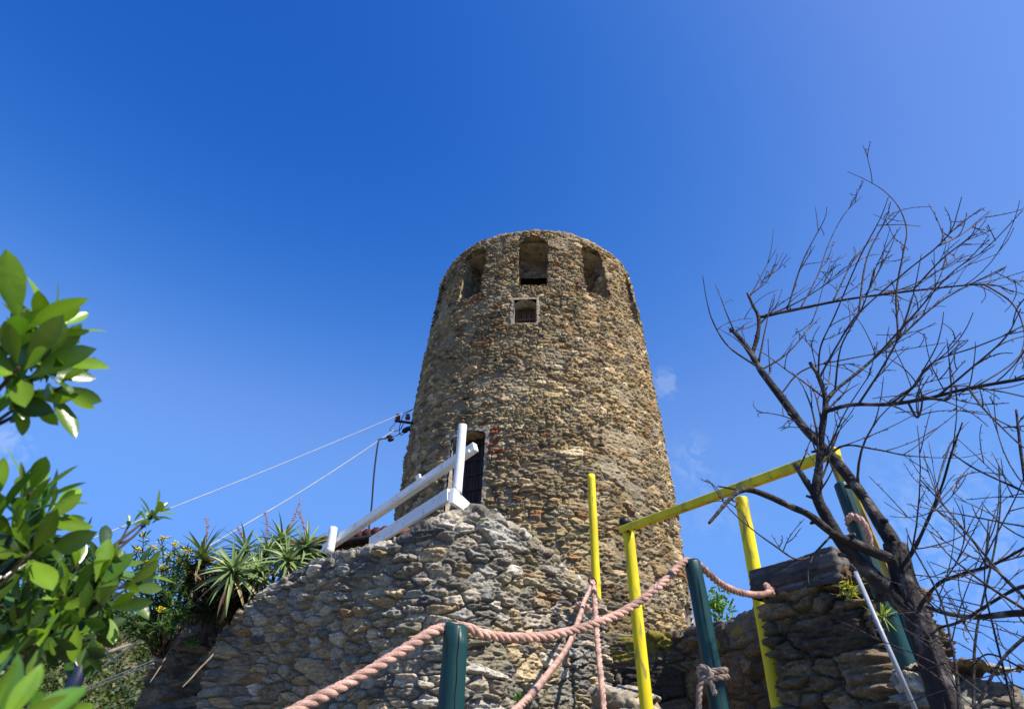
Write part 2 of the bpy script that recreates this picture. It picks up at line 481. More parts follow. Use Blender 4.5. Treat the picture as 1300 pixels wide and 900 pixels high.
# far scrub on the hillside: one mass
hs_n = 6500
aa = np.radians(nrg.uniform(-50, -15.5, hs_n)); rad = 60 + 125 * nrg.random(hs_n)
bx, by = rad * np.sin(aa), rad * np.cos(aa)
keep = fbm(bx / 14, by / 14, 31, 4) < .74
bx, by = bx[keep], by[keep]; bz = hill_z(bx, by)
acc = Acc()
for x, y, z in zip(bx, by, bz):
    r = rnd.choice([.7, .9, 1.2, 1.6, 2.3]); k = 34
    u_ = unit(k); rr_ = r * nrg.uniform(.5, 1, k)[:, None] * np.array([1, 1, .85])
    p = np.array([x, y, z + r * .45]) + u_ * rr_
    base = np.array(rnd.choice([(.045, .075, .02), (.07, .10, .025), (.10, .12, .04), (.05, .07, .035), (.13, .13, .07)]))
    leaf_cards(acc, p, unit(k), unit(k) + u_, r * .42, r * .34, base[None] * nrg.uniform(.65, 1.35, (k, 1)), nl=2)
tag(acc.build("hillside_scrub", M['small_leaf']), "green scrub and low trees covering the hillside far behind the shrub", "scrub", kind="stuff")

# ------------------------------------------------------------------ masonry builder
PAL_T = [(.36, .265, .14), (.30, .23, .14), (.45, .35, .215), (.22, .175, .12), (.28, .24, .17), (.31, .18, .09), (.54, .45, .30), (.13, .108, .08)]
W_T = [5, 5, 4, 3, 4, 1.2, 2.0, 1.5]
PAL_B = [(.285, .245, .19), (.37, .32, .24), (.21, .195, .16), (.39, .30, .185), (.15, .143, .13), (.30, .285, .25), (.44, .40, .335), (.29, .19, .105)]
W_B = [5, 4, 4, 2.6, 2, 3, 2, .8]
PAL_SHADE = [(.165, .125, .08), (.12, .095, .07), (.20, .155, .10), (.085, .07, .055), (.13, .12, .095), (.17, .105, .055)]  # shade put into the stone colours of the shaded walls
W_SHADE = [4, 4, 2, 3, 3, 1]


def masonry(acc, plan, zb, ztops, seed, w, h, depth, res, thick=.4, tilt=.9, batter=0., rag=.5, pal=PAL_B, wt=W_B, mortar=(.20, .18, .15), rnd_corner=.12, big=.28, undercut=None, nt=10, rough=.55, tint_fn=None):
    """Rubble wall along a plan (its face lies to the right of the walking direction), with a top and real relief."""
    pl = np.array([[p[0], p[1], zt] for p, zt in zip(plan, ztops)], float)
    p, s_ = resample(pl, res)
    p = smooth(p, max(2, int(rnd_corner / res)))
    s_ = np.concatenate([[0], np.cumsum(np.linalg.norm(np.diff(p[:, :2], axis=0), axis=1))])
    T = np.gradient(p[:, :2], axis=0); T /= np.linalg.norm(T, axis=1)[:, None]
    N = np.stack([T[:, 1], -T[:, 0]], 1)
    zt = p[:, 2].copy()
    cell = np.floor(s_ / (w * 1.15))
    jag = hashf(cell, cell * 0 + 3, seed + 600)
    k = max(2, int(.05 / res))
    jag = np.convolve(np.pad(jag, k, mode='edge'), np.ones(k) / k, 'same')[k:-k]
    zt = zt + rag * h * (jag - .6) + .12 * h * (fbm(s_ / .07, s_ * 0, seed + 610, 3) - .5)
    nf = int((zt.max() - zb) / res)
    fz = np.linspace(0, 1, nf)
    Zf = zb + (zt[:, None] - zb) * fz[None]
    # square the rows up: same height for a row everywhere below the ragged top
    Uf = np.repeat(s_[:, None], nf, 1)
    kt = np.linspace(0, 1, nt + 1)[1:]
    Ut = np.repeat(s_[:, None], nt, 1); Vt = zt[:, None] + thick * kt[None]
    U = np.concatenate([Uf, Ut], 1); V = np.concatenate([Zf, Vt], 1)
    hgt, r1, r2, r3, prof, grain = rubble(U, V, seed, w, h, big=big, rough=rough, tilt=tilt)
    C = stone_colour(U, V, seed, r2, r3, prof, grain, pal, wt, mortar)
    if tint_fn is not None: C = tint_fn(C, U, V, r2)
    bt = batter(s_) if callable(batter) else np.full(len(s_), batter)
    off = bt[:, None] * (zt.max() - Zf)
    if undercut is not None: off = off + undercut(Uf, Zf)
    Pf = np.concatenate([p[:, None, :2] + N[:, None] * off[..., None], Zf[..., None]], -1)
    Pt = np.concatenate([p[:, None, :2] - N[:, None] * (thick * kt)[None, :, None], np.repeat(zt[:, None, None], nt, 1)], -1)
    P = np.concatenate([Pf, Pt], 1)
    up = np.concatenate([sstep(.0, 1, 1 - (zt[:, None] - Zf) / .06), np.ones((len(s_), nt))], 1)
    nv = np.concatenate([N[:, None] * (1 - .75 * up)[..., None], (.15 + up)[..., None] * (up > 0)[..., None]], -1)
    nv[:, nf:, :2] = 0
    nv /= np.linalg.norm(nv, axis=2)[..., None] + 1e-9
    P = P + nv * (hgt * depth * (1 - .35 * np.clip(up, 0, 1)))[..., None]
    acc.grid(P, C)
    return p, N


def box_panel(acc, P, nrm, seed, w, h, depth, pal, wt, mortar, mask=None, flat=1., colmul=1.):
    """Stone relief on any small grid P (n,m,3) with one outward normal."""
    du = np.linalg.norm(P[1, 0] - P[0, 0]); dv = np.linalg.norm(P[0, 1] - P[0, 0])
    U, V = np.meshgrid(np.arange(P.shape[0]) * du, np.arange(P.shape[1]) * dv, indexing='ij')
    hgt, r1, r2, r3, prof, grain = rubble(U + seed * 1.7, V + seed * .9, seed, w, h)
    C = stone_colour(U, V, seed, r2, r3, prof, grain, pal, wt, mortar) * colmul
    acc.grid(P + np.asarray(nrm)[None, None] * (hgt * depth * flat)[..., None], C, mask)


# ------------------------------------------------------------------ the round tower
AX = np.array([math.sin(.043), math.cos(.043)]) * 13.0
ZT = 11.67
tower = thing("watchtower", (AX[0], AX[1], 2.6), "tall round tower of rough tan stone with a ring of niches below its open rim", "tower")


def tR(z):
    q = z - 1.6
    return -.0065 * q * q + .0147 * q + 2.80


def tP(th, z, r=None):
    r = tR(z) if r is None else r
    return np.stack([AX[0] + r * np.sin(th), AX[1] - r * np.cos(th), z + 0 * r], -1)


NICHES = [R_(-4.0 + 32.73 * k) for k in range(-5, 6)]
NH = R_(8.0); NZ0, NZ1 = 9.92, 11.42
WIN = (R_(-12.4), R_(-2.2), 8.93, 9.54)
DOOR = (R_(-35.5), R_(-21.0), 5.0, 6.66)
LWIN = (R_(60.0), R_(70.0), 3.1, 4.15)

th = np.concatenate([np.arange(-112, 112, .27), np.arange(112, 248.1, 1.2)]) * math.pi / 180
zz = np.arange(2.4, ZT, .0128)
kt = np.linspace(0, 1, 14)[1:]
TH = np.repeat(th[:, None], len(zz) + len(kt), 1)
top_j = hashf(np.floor(th * 2.45 / .2), th * 0, 77); top_j = np.convolve(np.pad(top_j, 3, mode='edge'), np.ones(5) / 5, 'same')[3:-3]
ztop = ZT + .05 * (top_j - .5) + .05 * (fbm(th * 5, th * 0, 5, 3) - .5)
Zg = np.concatenate([np.repeat(zz[None], len(th), 0) + (ztop - ZT)[:, None] * sstep(11.4, ZT, zz)[None], np.repeat(ztop[:, None], len(kt), 1)], 1)
Rg = np.concatenate([np.repeat(tR(zz)[None], len(th), 0) - .05 * sstep(ZT - .16, ZT, zz)[None] ** 2, (tR(ZT) - .05 - .5 * kt)[None] + 0 * th[:, None]], 1)
U = TH * 2.6; V = np.concatenate([np.repeat(zz[None], len(th), 0), (ZT + .5 * kt)[None] + 0 * th[:, None]], 1)
# smaller stones near the top, larger towards the base: blend two rubble sizes by height
hA, _, a2, a3, pA, gA = rubble(U, V, 101, .150, .070, big=.14, rough=.75, tilt=1.1)
hB, _, b2, b3, pB, gB = rubble(U, V, 202, .215, .095, big=.20, rough=.7, tilt=1.0)
edge = 6.1 + 1.2 * (fbm(U / .9, V / .9, 55, 3) - .5)
lo = V < edge
hh = np.where(lo, hB * 1.12, hA); r2 = np.where(lo, b2, a2); r3 = np.where(lo, b3, a3); pr = np.where(lo, pB, pA); gr = np.where(lo, gB, gA)
Ct = stone_colour(U, V, 101, r2, r3, pr, gr, PAL_T, W_T, (.27, .215, .14))
# scattered bricks and iron-red stones
red = (r3 > .975) & (V > 8.8)
near_door = np.exp(-(((U / 2.6 - R_(-17.5)) / R_(3.4)) ** 2 + ((V - 6.25) / .42) ** 2)) + .9 * np.exp(-(((U / 2.6 - R_(-38.5)) / R_(2.6)) ** 2 + ((V - 6.3) / .3) ** 2))
red = red | ((near_door > .35) & (r2 > .80)) | ((V > 6.7) & (V < 6.86) & (U > 2.6 * R_(-35)) & (U < 2.6 * R_(-21)) & (r2 > .6))
Ct = np.where((red & (pr > .3))[..., None], np.array([.27, .095, .05]) * (.55 + .8 * gr + .4 * r2)[..., None], Ct)


big_p = fbm(U / 1.6, V / 1.3, 140, 4); streak = fbm(U / .22, V / 2.4, 141, 4)
Ct = Ct * np.array([1.04, 1.0, .93]) * (.64 + .62 * big_p + .22 * (streak - .5))[..., None]
mp_ = sstep(.60, .66, fbm(U / .55 + 4, V / .45, 142, 4))
hh = hh * (1 - .45 * mp_)
Ct = Ct * (1 - .5 * mp_[..., None]) + .5 * mp_[..., None] * np.array([.30, .25, .175]) * (.7 + .6 * fbm(U / .05, V / .05, 143, 3))[..., None]


def surround(rect, t, top=True, amount=1.):
    a0, a1, z0, z1 = rect
    w_ = t / 2.6 * (1 + .8 * (fbm(U / .12, V / .12, 71, 3) - .5))
    ins = (TH > a0 - w_) & (TH < a1 + w_) & (V > z0 - t * .7) & (V < z1 + t * (1 if top else -1))
    return ins


pl1 = surround(WIN, .055); pl2 = surround(DOOR, .06)
plast = pl1 | pl2
Ct = np.where(plast[..., None], np.array([.35, .30, .225]) * (.5 + .8 * fbm(U / .07, V / .07, 73, 4))[..., None], Ct)
hh = np.where(plast, .55 + .28 * (fbm(U / .05, V / .05, 74, 4) - .5) + .25 * hh, hh)
hh = hh * (1 - .5 * sstep(ZT - .22, ZT, V))
disp = hh * .060 * np.concatenate([np.ones(len(zz)), np.linspace(.8, .2, len(kt))])[None]
Rd = Rg + disp + .05 * (fbm(U / 1.1, V / 1.1, 15, 3) - .5)
Zd = Zg.copy(); Zd[:, len(zz):] += disp[:, len(zz):]
Pt = np.stack([AX[0] + Rd * np.sin(TH), AX[1] - Rd * np.cos(TH), Zd], -1)
thm = .5 * (th[1:] + th[:-1]); zm = np.concatenate([.5 * (zz[1:] + zz[:-1]), np.full(len(kt), 99.)])
mask = np.ones((len(thm), len(zm)), bool)


def cut(a0, a1, z0, z1, arch=0., worn=0.):
    c, hw = .5 * (a0 + a1), .5 * (a1 - a0)
    wob = 1 - worn * vnoise(zm[None] / .09 + c * 7, (thm[:, None] > c) * 5.0 + 0 * zm[None], 88) - .5 * worn * vnoise(zm[None] / .035, (thm[:, None] > c) * 3.0 + 0 * zm[None], 89)
    i = np.abs(thm[:, None] - c) < hw * wob
    zlim = z1 - arch * np.minimum(1, np.abs((thm - c) / hw)) ** 2.2 - worn * .7 * vnoise(thm * 22, thm * 0 + c, 90)
    mask[i & (zm[None] > z0) & (zm[None] < zlim[:, None])] = False


for c in NICHES: cut(c - NH, c + NH, NZ0, NZ1, .22, .13)
cut(*WIN); cut(*DOOR, .10); cut(*LWIN, .2)
acc = Acc(); acc.grid(Pt, Ct, mask)
acc.build("wall", M['stone'], tower)


def recess(acc, c, hw, z0, z1, depth, seed, n=26, pal=PAL_T, wt=W_T, mortar=(.2, .17, .12), relief=.035, back=True, hole=None, w=.2, h=.09, colmul=1., drop=0.):
    """Jambs, head, sill and back of an opening that runs straight into the round wall."""
    rc = np.array([math.sin(c), -math.cos(c), 0]); tg = np.array([math.cos(c), math.sin(c), 0])
    k = np.linspace(0, 1, n)
    zs = np.linspace(z0 - .01, z1 + .01, int((z1 - z0) / .026))
    def front(th_, z): return tP(np.asarray(th_, float), np.asarray(z, float), tR(np.asarray(z, float)) + .03)
    for sgn in (-1, 1):
        F_ = front(c + sgn * hw + 0 * zs, zs)
        P = F_[None] - rc[None, None] * (k * depth)[:, None, None]
        box_panel(acc, P, -sgn * tg, seed + sgn, w, h, relief, pal, wt, mortar, colmul=colmul)
    ts = np.linspace(c - hw, c + hw, 24)
    for zc, nz, sd_ in ((z1, -1, 5), (z0, 1, 6)):
        F_ = front(ts, zc + 0 * ts)
        P = F_[None] - rc[None, None] * (k * depth)[:, None, None]
        if nz < 0: P[..., 2] -= drop * k[:, None] + .10 * np.abs(np.linspace(-1, 1, len(ts)))[None] ** 2
        box_panel(acc, P, (0, 0, nz), seed + sd_, w, h, relief, pal, wt, mortar, colmul=colmul)
    if back:
        Rm = float(tR(.5 * (z0 + z1))) - depth
        ln = np.linspace(-1, 1, 28) * hw * 2.6
        P = np.array([[AX[0] + rc[0] * Rm + tg[0] * l, AX[1] + rc[1] * Rm + tg[1] * l, z] for l in ln for z in zs]).reshape(len(ln), len(zs), 3)
        m_ = None
        if hole:
            lm = .5 * (ln[1:] + ln[:-1]); zm_ = .5 * (zs[1:] + zs[:-1])
            m_ = ~((np.abs(lm - hole[0])[:, None] < hole[1]) & (zm_[None] < z0 + hole[2]))
        box_panel(acc, P, rc, seed + 9, w, h, relief, pal, wt, mortar, m_, colmul=colmul)
    return rc, tg


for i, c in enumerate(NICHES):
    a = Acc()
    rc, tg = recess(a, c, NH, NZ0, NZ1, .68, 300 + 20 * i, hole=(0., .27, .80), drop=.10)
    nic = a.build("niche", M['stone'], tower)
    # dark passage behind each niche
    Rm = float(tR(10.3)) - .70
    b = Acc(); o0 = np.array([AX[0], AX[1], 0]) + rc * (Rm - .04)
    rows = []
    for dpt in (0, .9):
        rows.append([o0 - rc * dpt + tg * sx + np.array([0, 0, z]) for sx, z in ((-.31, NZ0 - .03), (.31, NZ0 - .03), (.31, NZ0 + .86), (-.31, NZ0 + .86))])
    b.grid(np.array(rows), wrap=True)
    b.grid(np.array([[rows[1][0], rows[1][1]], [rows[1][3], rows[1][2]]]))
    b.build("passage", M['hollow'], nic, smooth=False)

# small square window below the middle niche
c = .5 * (WIN[0] + WIN[1]); hw = .5 * (WIN[1] - WIN[0])
a = Acc(); rc, tg = recess(a, c, hw, WIN[2], WIN[3], .34, 700, relief=.012, pal=[(.42, .37, .29), (.36, .32, .25)], wt=[1, 1], mortar=(.38, .33, .26), back=False, w=.3, h=.3)
win = a.build("window", M['stone'], tower)
o0 = np.array([AX[0], AX[1], 0]) + rc * (float(tR(9.2)) - .26); hwm = hw * 2.35
a = Acc(); zc0, zc1 = WIN[2] + .0, WIN[3]
for sx in (-1, 1): a.beam(o0 + tg * sx * (hwm - .02) + [0, 0, zc0], o0 + tg * sx * (hwm - .02) + [0, 0, zc1], .05, .05, up=rc)
for z in (zc0 + .03, zc1 - .03, zc0 + .30): a.beam(o0 - tg * hwm + [0, 0, z], o0 + tg * hwm + [0, 0, z], .045, .05)
a.build("window_frame", M['frame_wood'], win)
a = Acc()
for j in range(4):
    x0 = -hwm + (j + .5) * hwm / 2
    a.beam(o0 - rc * .04 + tg * x0 + [0, 0, zc0], o0 - rc * .04 + tg * x0 + [0, 0, zc1], .02, hwm / 2 - .006, up=tg)
a.build("shutter", M['frame_wood'], win)

# barred door high on the tower
c = .5 * (DOOR[0] + DOOR[1]); hw = .5 * (DOOR[1] - DOOR[0])
a = Acc(); rc, tg = recess(a, c, hw, DOOR[2], DOOR[3], .42, 800, relief=.02, pal=[(.40, .35, .27), (.33, .27, .19), (.30, .20, .13)], wt=[3, 2, 1], mortar=(.36, .31, .24), back=False, w=.28, h=.14)
door = a.build("door", M['stone'], tower)
o0 = np.array([AX[0], AX[1], 0]) + rc * (float(tR(5.8)) - .30); hwm = hw * 2.62
a = Acc()
for j in range(5):
    x0 = -hwm + (j + .5) * hwm * .4
    a.beam(o0 - rc * .05 + tg * x0 + [0, 0, DOOR[2]], o0 - rc * .05 + tg * x0 + [0, 0, DOOR[3]], .03, hwm * .4 - .006, up=tg)
a.build("door_panel", M['dark_wood'], door)
a = Acc()
for j in range(5): 
    x0 = -hwm + (j + .25) * hwm * .45
    a.tube([o0 + tg * x0 + [0, 0, DOOR[2]], o0 + tg * x0 + [0, 0, DOOR[3]]], .011, 6)
for j in range(6):
    z = DOOR[2] + .12 + j * .28
    a.beam(o0 - tg * hwm + [0, 0, z], o0 + tg * hwm + [0, 0, z], .012, .03)
a.build("door_grille", M['rust'], door)

# low arched opening at the right foot of the tower
c = .5 * (LWIN[0] + LWIN[1]); hw = .5 * (LWIN[1] - LWIN[0])
a = Acc(); rc, tg = recess(a, c, hw, LWIN[2], LWIN[3], .3, 900, relief=.01, pal=[(.62, .58, .5)], wt=[1], mortar=(.55, .5, .44), back=False, w=.3, h=.3)
lw_ = a.build("window", M['stone'], tower)
o0 = np.array([AX[0], AX[1], 0]) + rc * (float(tR(3.6)) - .05); hwm = hw * 2.85
a = Acc()
for j in range(4):
    x0 = -hwm + (j + .5) * hwm / 2
    a.beam(o0 + tg * x0 + [0, 0, LWIN[2]], o0 + tg * x0 + [0, 0, LWIN[3]], .03, hwm / 2 - .004, up=tg)
a.build("shutter", M['frame_wood'], lw_)
# roof deck inside the rim
a = Acc(); tt = np.linspace(0, 2 * np.pi, 49)
a.grid(np.stack([tP(tt, 11.25 + 0 * tt, 2.3 + 0 * tt), tP(tt, 11.25 + 0 * tt, .01 + 0 * tt)]))
a.build("deck", M['plaster'], tower)

# ------------------------------------------------------------------ bastion under the stair
TOP = [(285, 802, 8.5), (330, 750, 7.85), (372, 724, 7.4), (412, 706, 7.0), (440, 695, 6.7), (490, 684, 6.32), (540, 660, 6.05), (570, 645, 5.97), (608, 640, 6.03), (640, 657, 6.25), (680, 682, 6.62), (720, 717, 7.05), (757, 752, 7.5)]
tp = np.array([at(*t) for t in TOP])
plan = [(tp[0][0] + .35, tp[0][1] + 1.5), (tp[0][0] + .05, tp[0][1] + .35)] + [tuple(q[:2]) for q in tp] + [(tp[-1][0] + .03, tp[-1][1] + .18), (tp[-1][0] - .25, tp[-1][1] + .75)]
zts = [tp[0][2] - .05, tp[0][2]] + [q[2] - .035 for q in tp] + [tp[-1][2] - .03, tp[-1][2]]
bastion = thing("stone_bastion", (tp[6][0], tp[6][1] + .6, 1.0), "rounded bastion of grey rubble stone in front of the tower, carrying the white stair rail", "stone wall")
a = Acc()
masonry(a, plan, 1.0, zts, 1000, .205, .090, .074, .0085, thick=.5, batter=.035, rag=.35, big=.20, rnd_corner=.22,
        undercut=lambda u, z: -.40 * sstep(2.95, 1.9, z) * sstep(4.8, 2.8, u) * sstep(1.5, 2.2, u), rough=.6)  # lower left hollowed inward, an invented overhang that keeps it in shade
a.build("wall", M['stone'], bastion)
# a low ledge of flat stones at the bastion's right foot
l0, l1, l2 = at(752, 868, 6.6), at(790, 884, 6.3), at(830, 905, 6.2)
a = Acc()
masonry(a, [l0[:2], l1[:2], l2[:2], (l2[0] + .3, l2[1] + .6)], 1.0, [l0[2], l1[2], l2[2], l2[2] - .1], 1100, .34, .12, .07, .012, thick=.5, rag=.5)
a.build("ledge", M['stone'], bastion)

# retaining wall that carries the aloes, running back to the left
r0, r1_, r2_ = at(226, 772, 9.9), at(262, 762, 9.3), at(338, 768, 8.75)
rw = thing("retaining_wall", (r1_[0], r1_[1], .6), "shaded retaining wall of flat stones, the shade put into their colour, below the aloes, left of the bastion", "stone wall")
a = Acc()
masonry(a, [(r0[0] + 1.2, r0[1] + 1.6), (r0[0] + .1, r0[1] + .25), r0[:2], r1_[:2], r2_[:2]], .3, [r0[2]] * 3 + [r1_[2], r2_[2]], 1200, .42, .10, .07, .012, thick=.6, batter=.13, rag=.5, pal=PAL_SHADE, wt=W_SHADE, mortar=(.09, .08, .065))  # mortar darkened as well, for the shade on this wall
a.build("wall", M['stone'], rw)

# low wall behind the gate, in front of the tower's right foot
q0, q1, q2, q3 = at(774, 802, 9.0), at(868, 803, 8.75), at(925, 787, 7.9), at(962, 769, 7.3)
lowall = thing("low_wall", (q1[0], q1[1], 1.2), "low wall of mossy stones with shade in their colour behind the yellow gate", "stone wall")
a = Acc()
masonry(a, [(q0[0] - .5, q0[1] + .25), q0[:2], q1[:2], q2[:2], q3[:2], (q3[0] + .8, q3[1] - .9)], 1.0, [q0[2], q0[2], q1[2], q2[2], q3[2], q3[2] - .1], 1300, .30, .16, .07, .012, thick=.45, rag=.45, pal=PAL_SHADE, wt=W_SHADE, mortar=(.10, .085, .06), big=.4,
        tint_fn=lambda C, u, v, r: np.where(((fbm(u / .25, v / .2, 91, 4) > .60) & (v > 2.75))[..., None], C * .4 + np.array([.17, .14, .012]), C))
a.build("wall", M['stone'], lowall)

# the pier on the right with a slate coping
P0, P1 = at(973, 752, 4.36), at(1066, 722, 4.16)
dv = (P1 - P0)[:2]; dv /= np.linalg.norm(dv); nv = np.array([-dv[1], dv[0]])     # nv points back, away from the camera
pier = thing("stone_pier", (P0[0] + .2, P0[1], 1.0), "stone pier with a grey slate coping, right of the yellow posts, behind the tree", "stone wall")
a = Acc()
pa, pb = P0[:2], P1[:2] + dv * .09
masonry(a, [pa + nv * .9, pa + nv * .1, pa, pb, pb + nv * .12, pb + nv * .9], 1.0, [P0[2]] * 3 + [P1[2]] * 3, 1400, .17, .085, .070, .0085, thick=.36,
        batter=lambda s: .02 + .07 * sstep(1.2, 1.5, s), rag=.3, rough=.9, tilt=.7, pal=PAL_SHADE, wt=W_SHADE, mortar=(.05, .042, .035), rnd_corner=.09, big=.34)
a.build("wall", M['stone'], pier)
a = Acc()
C0, C1 = at(957, 729, 4.40), at(1063, 698, 4.14)
ca, cb_ = C0[:2] - nv * .055, C1[:2] - nv * .055
masonry(a, [ca + nv * .8, ca + nv * .08, ca, cb_, cb_ + nv * .08, cb_ + nv * .8], P0[2] - .03, [C0[2]] * 3 + [C1[2]] * 3, 1500, .55, .062, .020, .0095, thick=.10, rag=.06, pal=[(.11, .10, .09), (.15, .13, .11), (.085, .08, .075)], wt=[1, 1, 1], mortar=(.06, .055, .05), rnd_corner=.03, big=.5, rough=.5)
cor = [ca + nv * .04 + dv * .04, cb_ + nv * .04 - dv * .04, cb_ + nv * .78 - dv * .04, ca + nv * .78 + dv * .04]
cz = [C0[2] - .012, C1[2] - .012, C1[2] - .012, C0[2] - .012]
a.grid(np.array([[np.r_[cor[0], cz[0]], np.r_[cor[3], cz[3]]], [np.r_[cor[1], cz[1]], np.r_[cor[2], cz[2]]]]), np.array([.11, .10, .09]))
a.build("coping", M['slate'], pier)

e0, e1 = at(1134, 851, 3.66), at(1176, 862, 3.54)
ed = (e1 - e0)[:2]; ed /= np.linalg.norm(ed); en = np.array([-ed[1], ed[0]])
a = Acc()
masonry(a, [e0[:2] + en * .5, e0[:2] + en * .05, e0[:2], e1[:2], e1[:2] + en * .05, e1[:2] + en * .5], 1.0, [e0[2]] * 3 + [e1[2]] * 3, 1600, .15, .06, .045, .0085, thick=.26, rag=.5, rnd_corner=.05, rough=.8)
a.build("ledge", M['stone'], pier)

# house behind the stair with a red tile roof
h0, h1 = at(360, 701, 9.8), at(512, 655, 8.4)
h1[2] = h0[2]
house = thing("stone_house", (h0[0], h0[1], 1.5), "small stone house, shade in its wall colour, with a red tile roof, half hidden behind the white stair rail", "house")
a = Acc()
hd = (h1 - h0)[:2]; hd /= np.linalg.norm(hd); hn = np.array([-hd[1], hd[0]])
masonry(a, [h0[:2] + hn * 1.6, h0[:2] + hn * .1, h0[:2], h1[:2]], 1.5, [h0[2] - .02] * 3 + [h1[2] - .02], 1700, .28, .11, .05, .022, thick=.4, rag=.1, pal=PAL_SHADE, wt=W_SHADE, mortar=(.12, .10, .08))  # dark palette stands in for the shade on the house wall
a.build("wall", M['stone'], house)
a = Acc()
for j in range(15):
    f = j / 14
    b0 = h0 + (h1 - h0) * f; b0[:2] -= hn * .16
    for row in range(4):
        s0 = b0 + np.array([hn[0] * row * .36, hn[1] * row * .36, row * .045 + .008 * (row % 2)])
        s1 = s0 + np.array([hn[0] * .42, hn[1] * .42, .055])
        a.tube([s0, .5 * (s0 + s1), s1], [.085, .08, .07], 10, col=np.array([1, 1, 1]) * rnd.uniform(.7, 1.4))
a.build("roof", M['tile'], house)
a = Acc(); a.beam(h0 - np.r_[hn * .10, .045], h1 - np.r_[hn * .10, .045], .2, .05)
a.build("eave_board", M['dark_wood'], house)

# soil bed that the aloes grow in
bc = at(318, 742, 9.9)
tag_o = Acc()
gx, gy = np.meshgrid(np.linspace(-.85, 1.25, 70), np.linspace(-.55, 1.6, 60), indexing='ij')
bedz = bc[2] - .18 + .16 * (fbm(gx * 3, gy * 3, 44, 4) - .5) - .9 * sstep(.45, .8, np.abs(gx - .15)) - .9 * sstep(-.2, -.55, gy)
tag_o.grid(np.stack([bc[0] + gx, bc[1] + gy - .15 * gx, bedz], -1))
tag(tag_o.build("soil", M['earth']), "", "", kind="structure")

# ------------------------------------------------------------------ white stair railing
rail = thing("stair_railing", at(575, 634, 6.1) * np.array([1, 1, 1]), "white painted stair railing on top of the rounded bastion", "railing")
pU0, pU1 = at(580, 628, 6.10), at(588.5, 540, 6.10)
pU1[:2] = pU0[:2] + (pU1 - pU0)[:2] * .5


def post(path0, path1, r, name, m, parent, sides=16, dome=True, wob=.004, crack=False):
    p0, p1 = np.array(path0), np.array(path1); L = np.linalg.norm(p1 - p0)
    t = np.linspace(0, 1, max(8, int(L / .05)))
    P = p0 + (p1 - p0) * t[:, None]
    P[:, 0] += wob * (vnoise(t * 5, t * 0 + p0[0] * 9, 3) - .5); P[:, 1] += wob * (vnoise(t * 5, t * 0 + p0[1] * 7, 4) - .5)
    rr_ = r * (1.04 - .06 * t + .03 * (vnoise(t * 9, t * 0 + p0[0], 6) - .5))
    d = (p1 - p0) / L
    if dome:
        P = np.concatenate([P, [p1 + d * r * .10, p1 + d * r * .18]]); rr_ = np.concatenate([rr_, [r * .93, r * .72]])
    a = Acc(); a.tube(P, rr_, sides)
    if crack:
        G = a.V[0].reshape(-1, sides, 3)
        j = crack if isinstance(crack, int) and crack > 1 else 0
        G[2:-2, j] -= (G[2:-2, j] - P[1:-1][:len(G) - 4].mean(0) * 0 - np.resize(P, (len(G) - 4, 3))) * .0
    return a.build(name, m, parent)


post(pU0, pU1, .046, "post", M['white'], rail)
pL0, pL1 = at(418, 702, 7.5), at(424, 670, 7.5)
pL1[:2] = pL0[:2]
post(pL0, pL1, .047, "post", M['white'], rail)
ra, rb = at(412, 697, 7.75), at(604, 567, 6.20)
up_r = np.array([0, 0, 1.0])
a = Acc(); a.beam(ra, rb, .07, .098, up=up_r, bev=.005)
hr = a.build("handrail", M['white'], rail, smooth=False)
a = Acc(); vr = (rb - ra) / np.linalg.norm(rb - ra); k0 = ra + (rb - ra) * .30; k1 = ra + (rb - ra) * .82
sv = np.cross(vr, up_r); sv /= np.linalg.norm(sv)
toward = sv if sv[1] < 0 else -sv
a.beam(ra + toward * .045 + [0, 0, -.035], rb + toward * .045 - vr * .05 + [0, 0, -.035], .016, .04, up=up_r, bev=.003)
a.build("rail_batten", M['white'], rail, smooth=False)
a = Acc(); cl = ra + (rb - ra) * .665 + toward * .06 + np.array([0, 0, .05]); a.beam(cl - vr * .03, cl + vr * .03, .03, .05, up=up_r, bev=.004)
a.build("bracket", M['white'], rail, smooth=False)
s0, s1 = at(470, 690, 7.1), at(570, 628, 6.0)
a = Acc(); a.beam(s0, s1, .04, .13, bev=.004)
a.build("stringer", M['white'], rail, smooth=False)
b0, b1 = at(573, 629, 5.97), at(602, 640, 6.40)
b1[2] = b0[2] - .02
a = Acc(); a.beam(b0, b1, .05, .15, bev=.004, h1=.10)
a.build("end_board", M['white'], rail, smooth=False)

# ------------------------------------------------------------------ yellow gate frame and posts
y1t = at(750.5, 603, 7.9); y1b = y1t.copy(); y1b[2] = 1.3
post(y1b, y1t, .051, "yellow_post", M['yellow'], None)
bpy.context.scene.objects["yellow_post"]["label"] = "free standing round yellow post behind the bastion's right edge, nothing fixed to it"
bpy.context.scene.objects["yellow_post"]["category"] = "post"

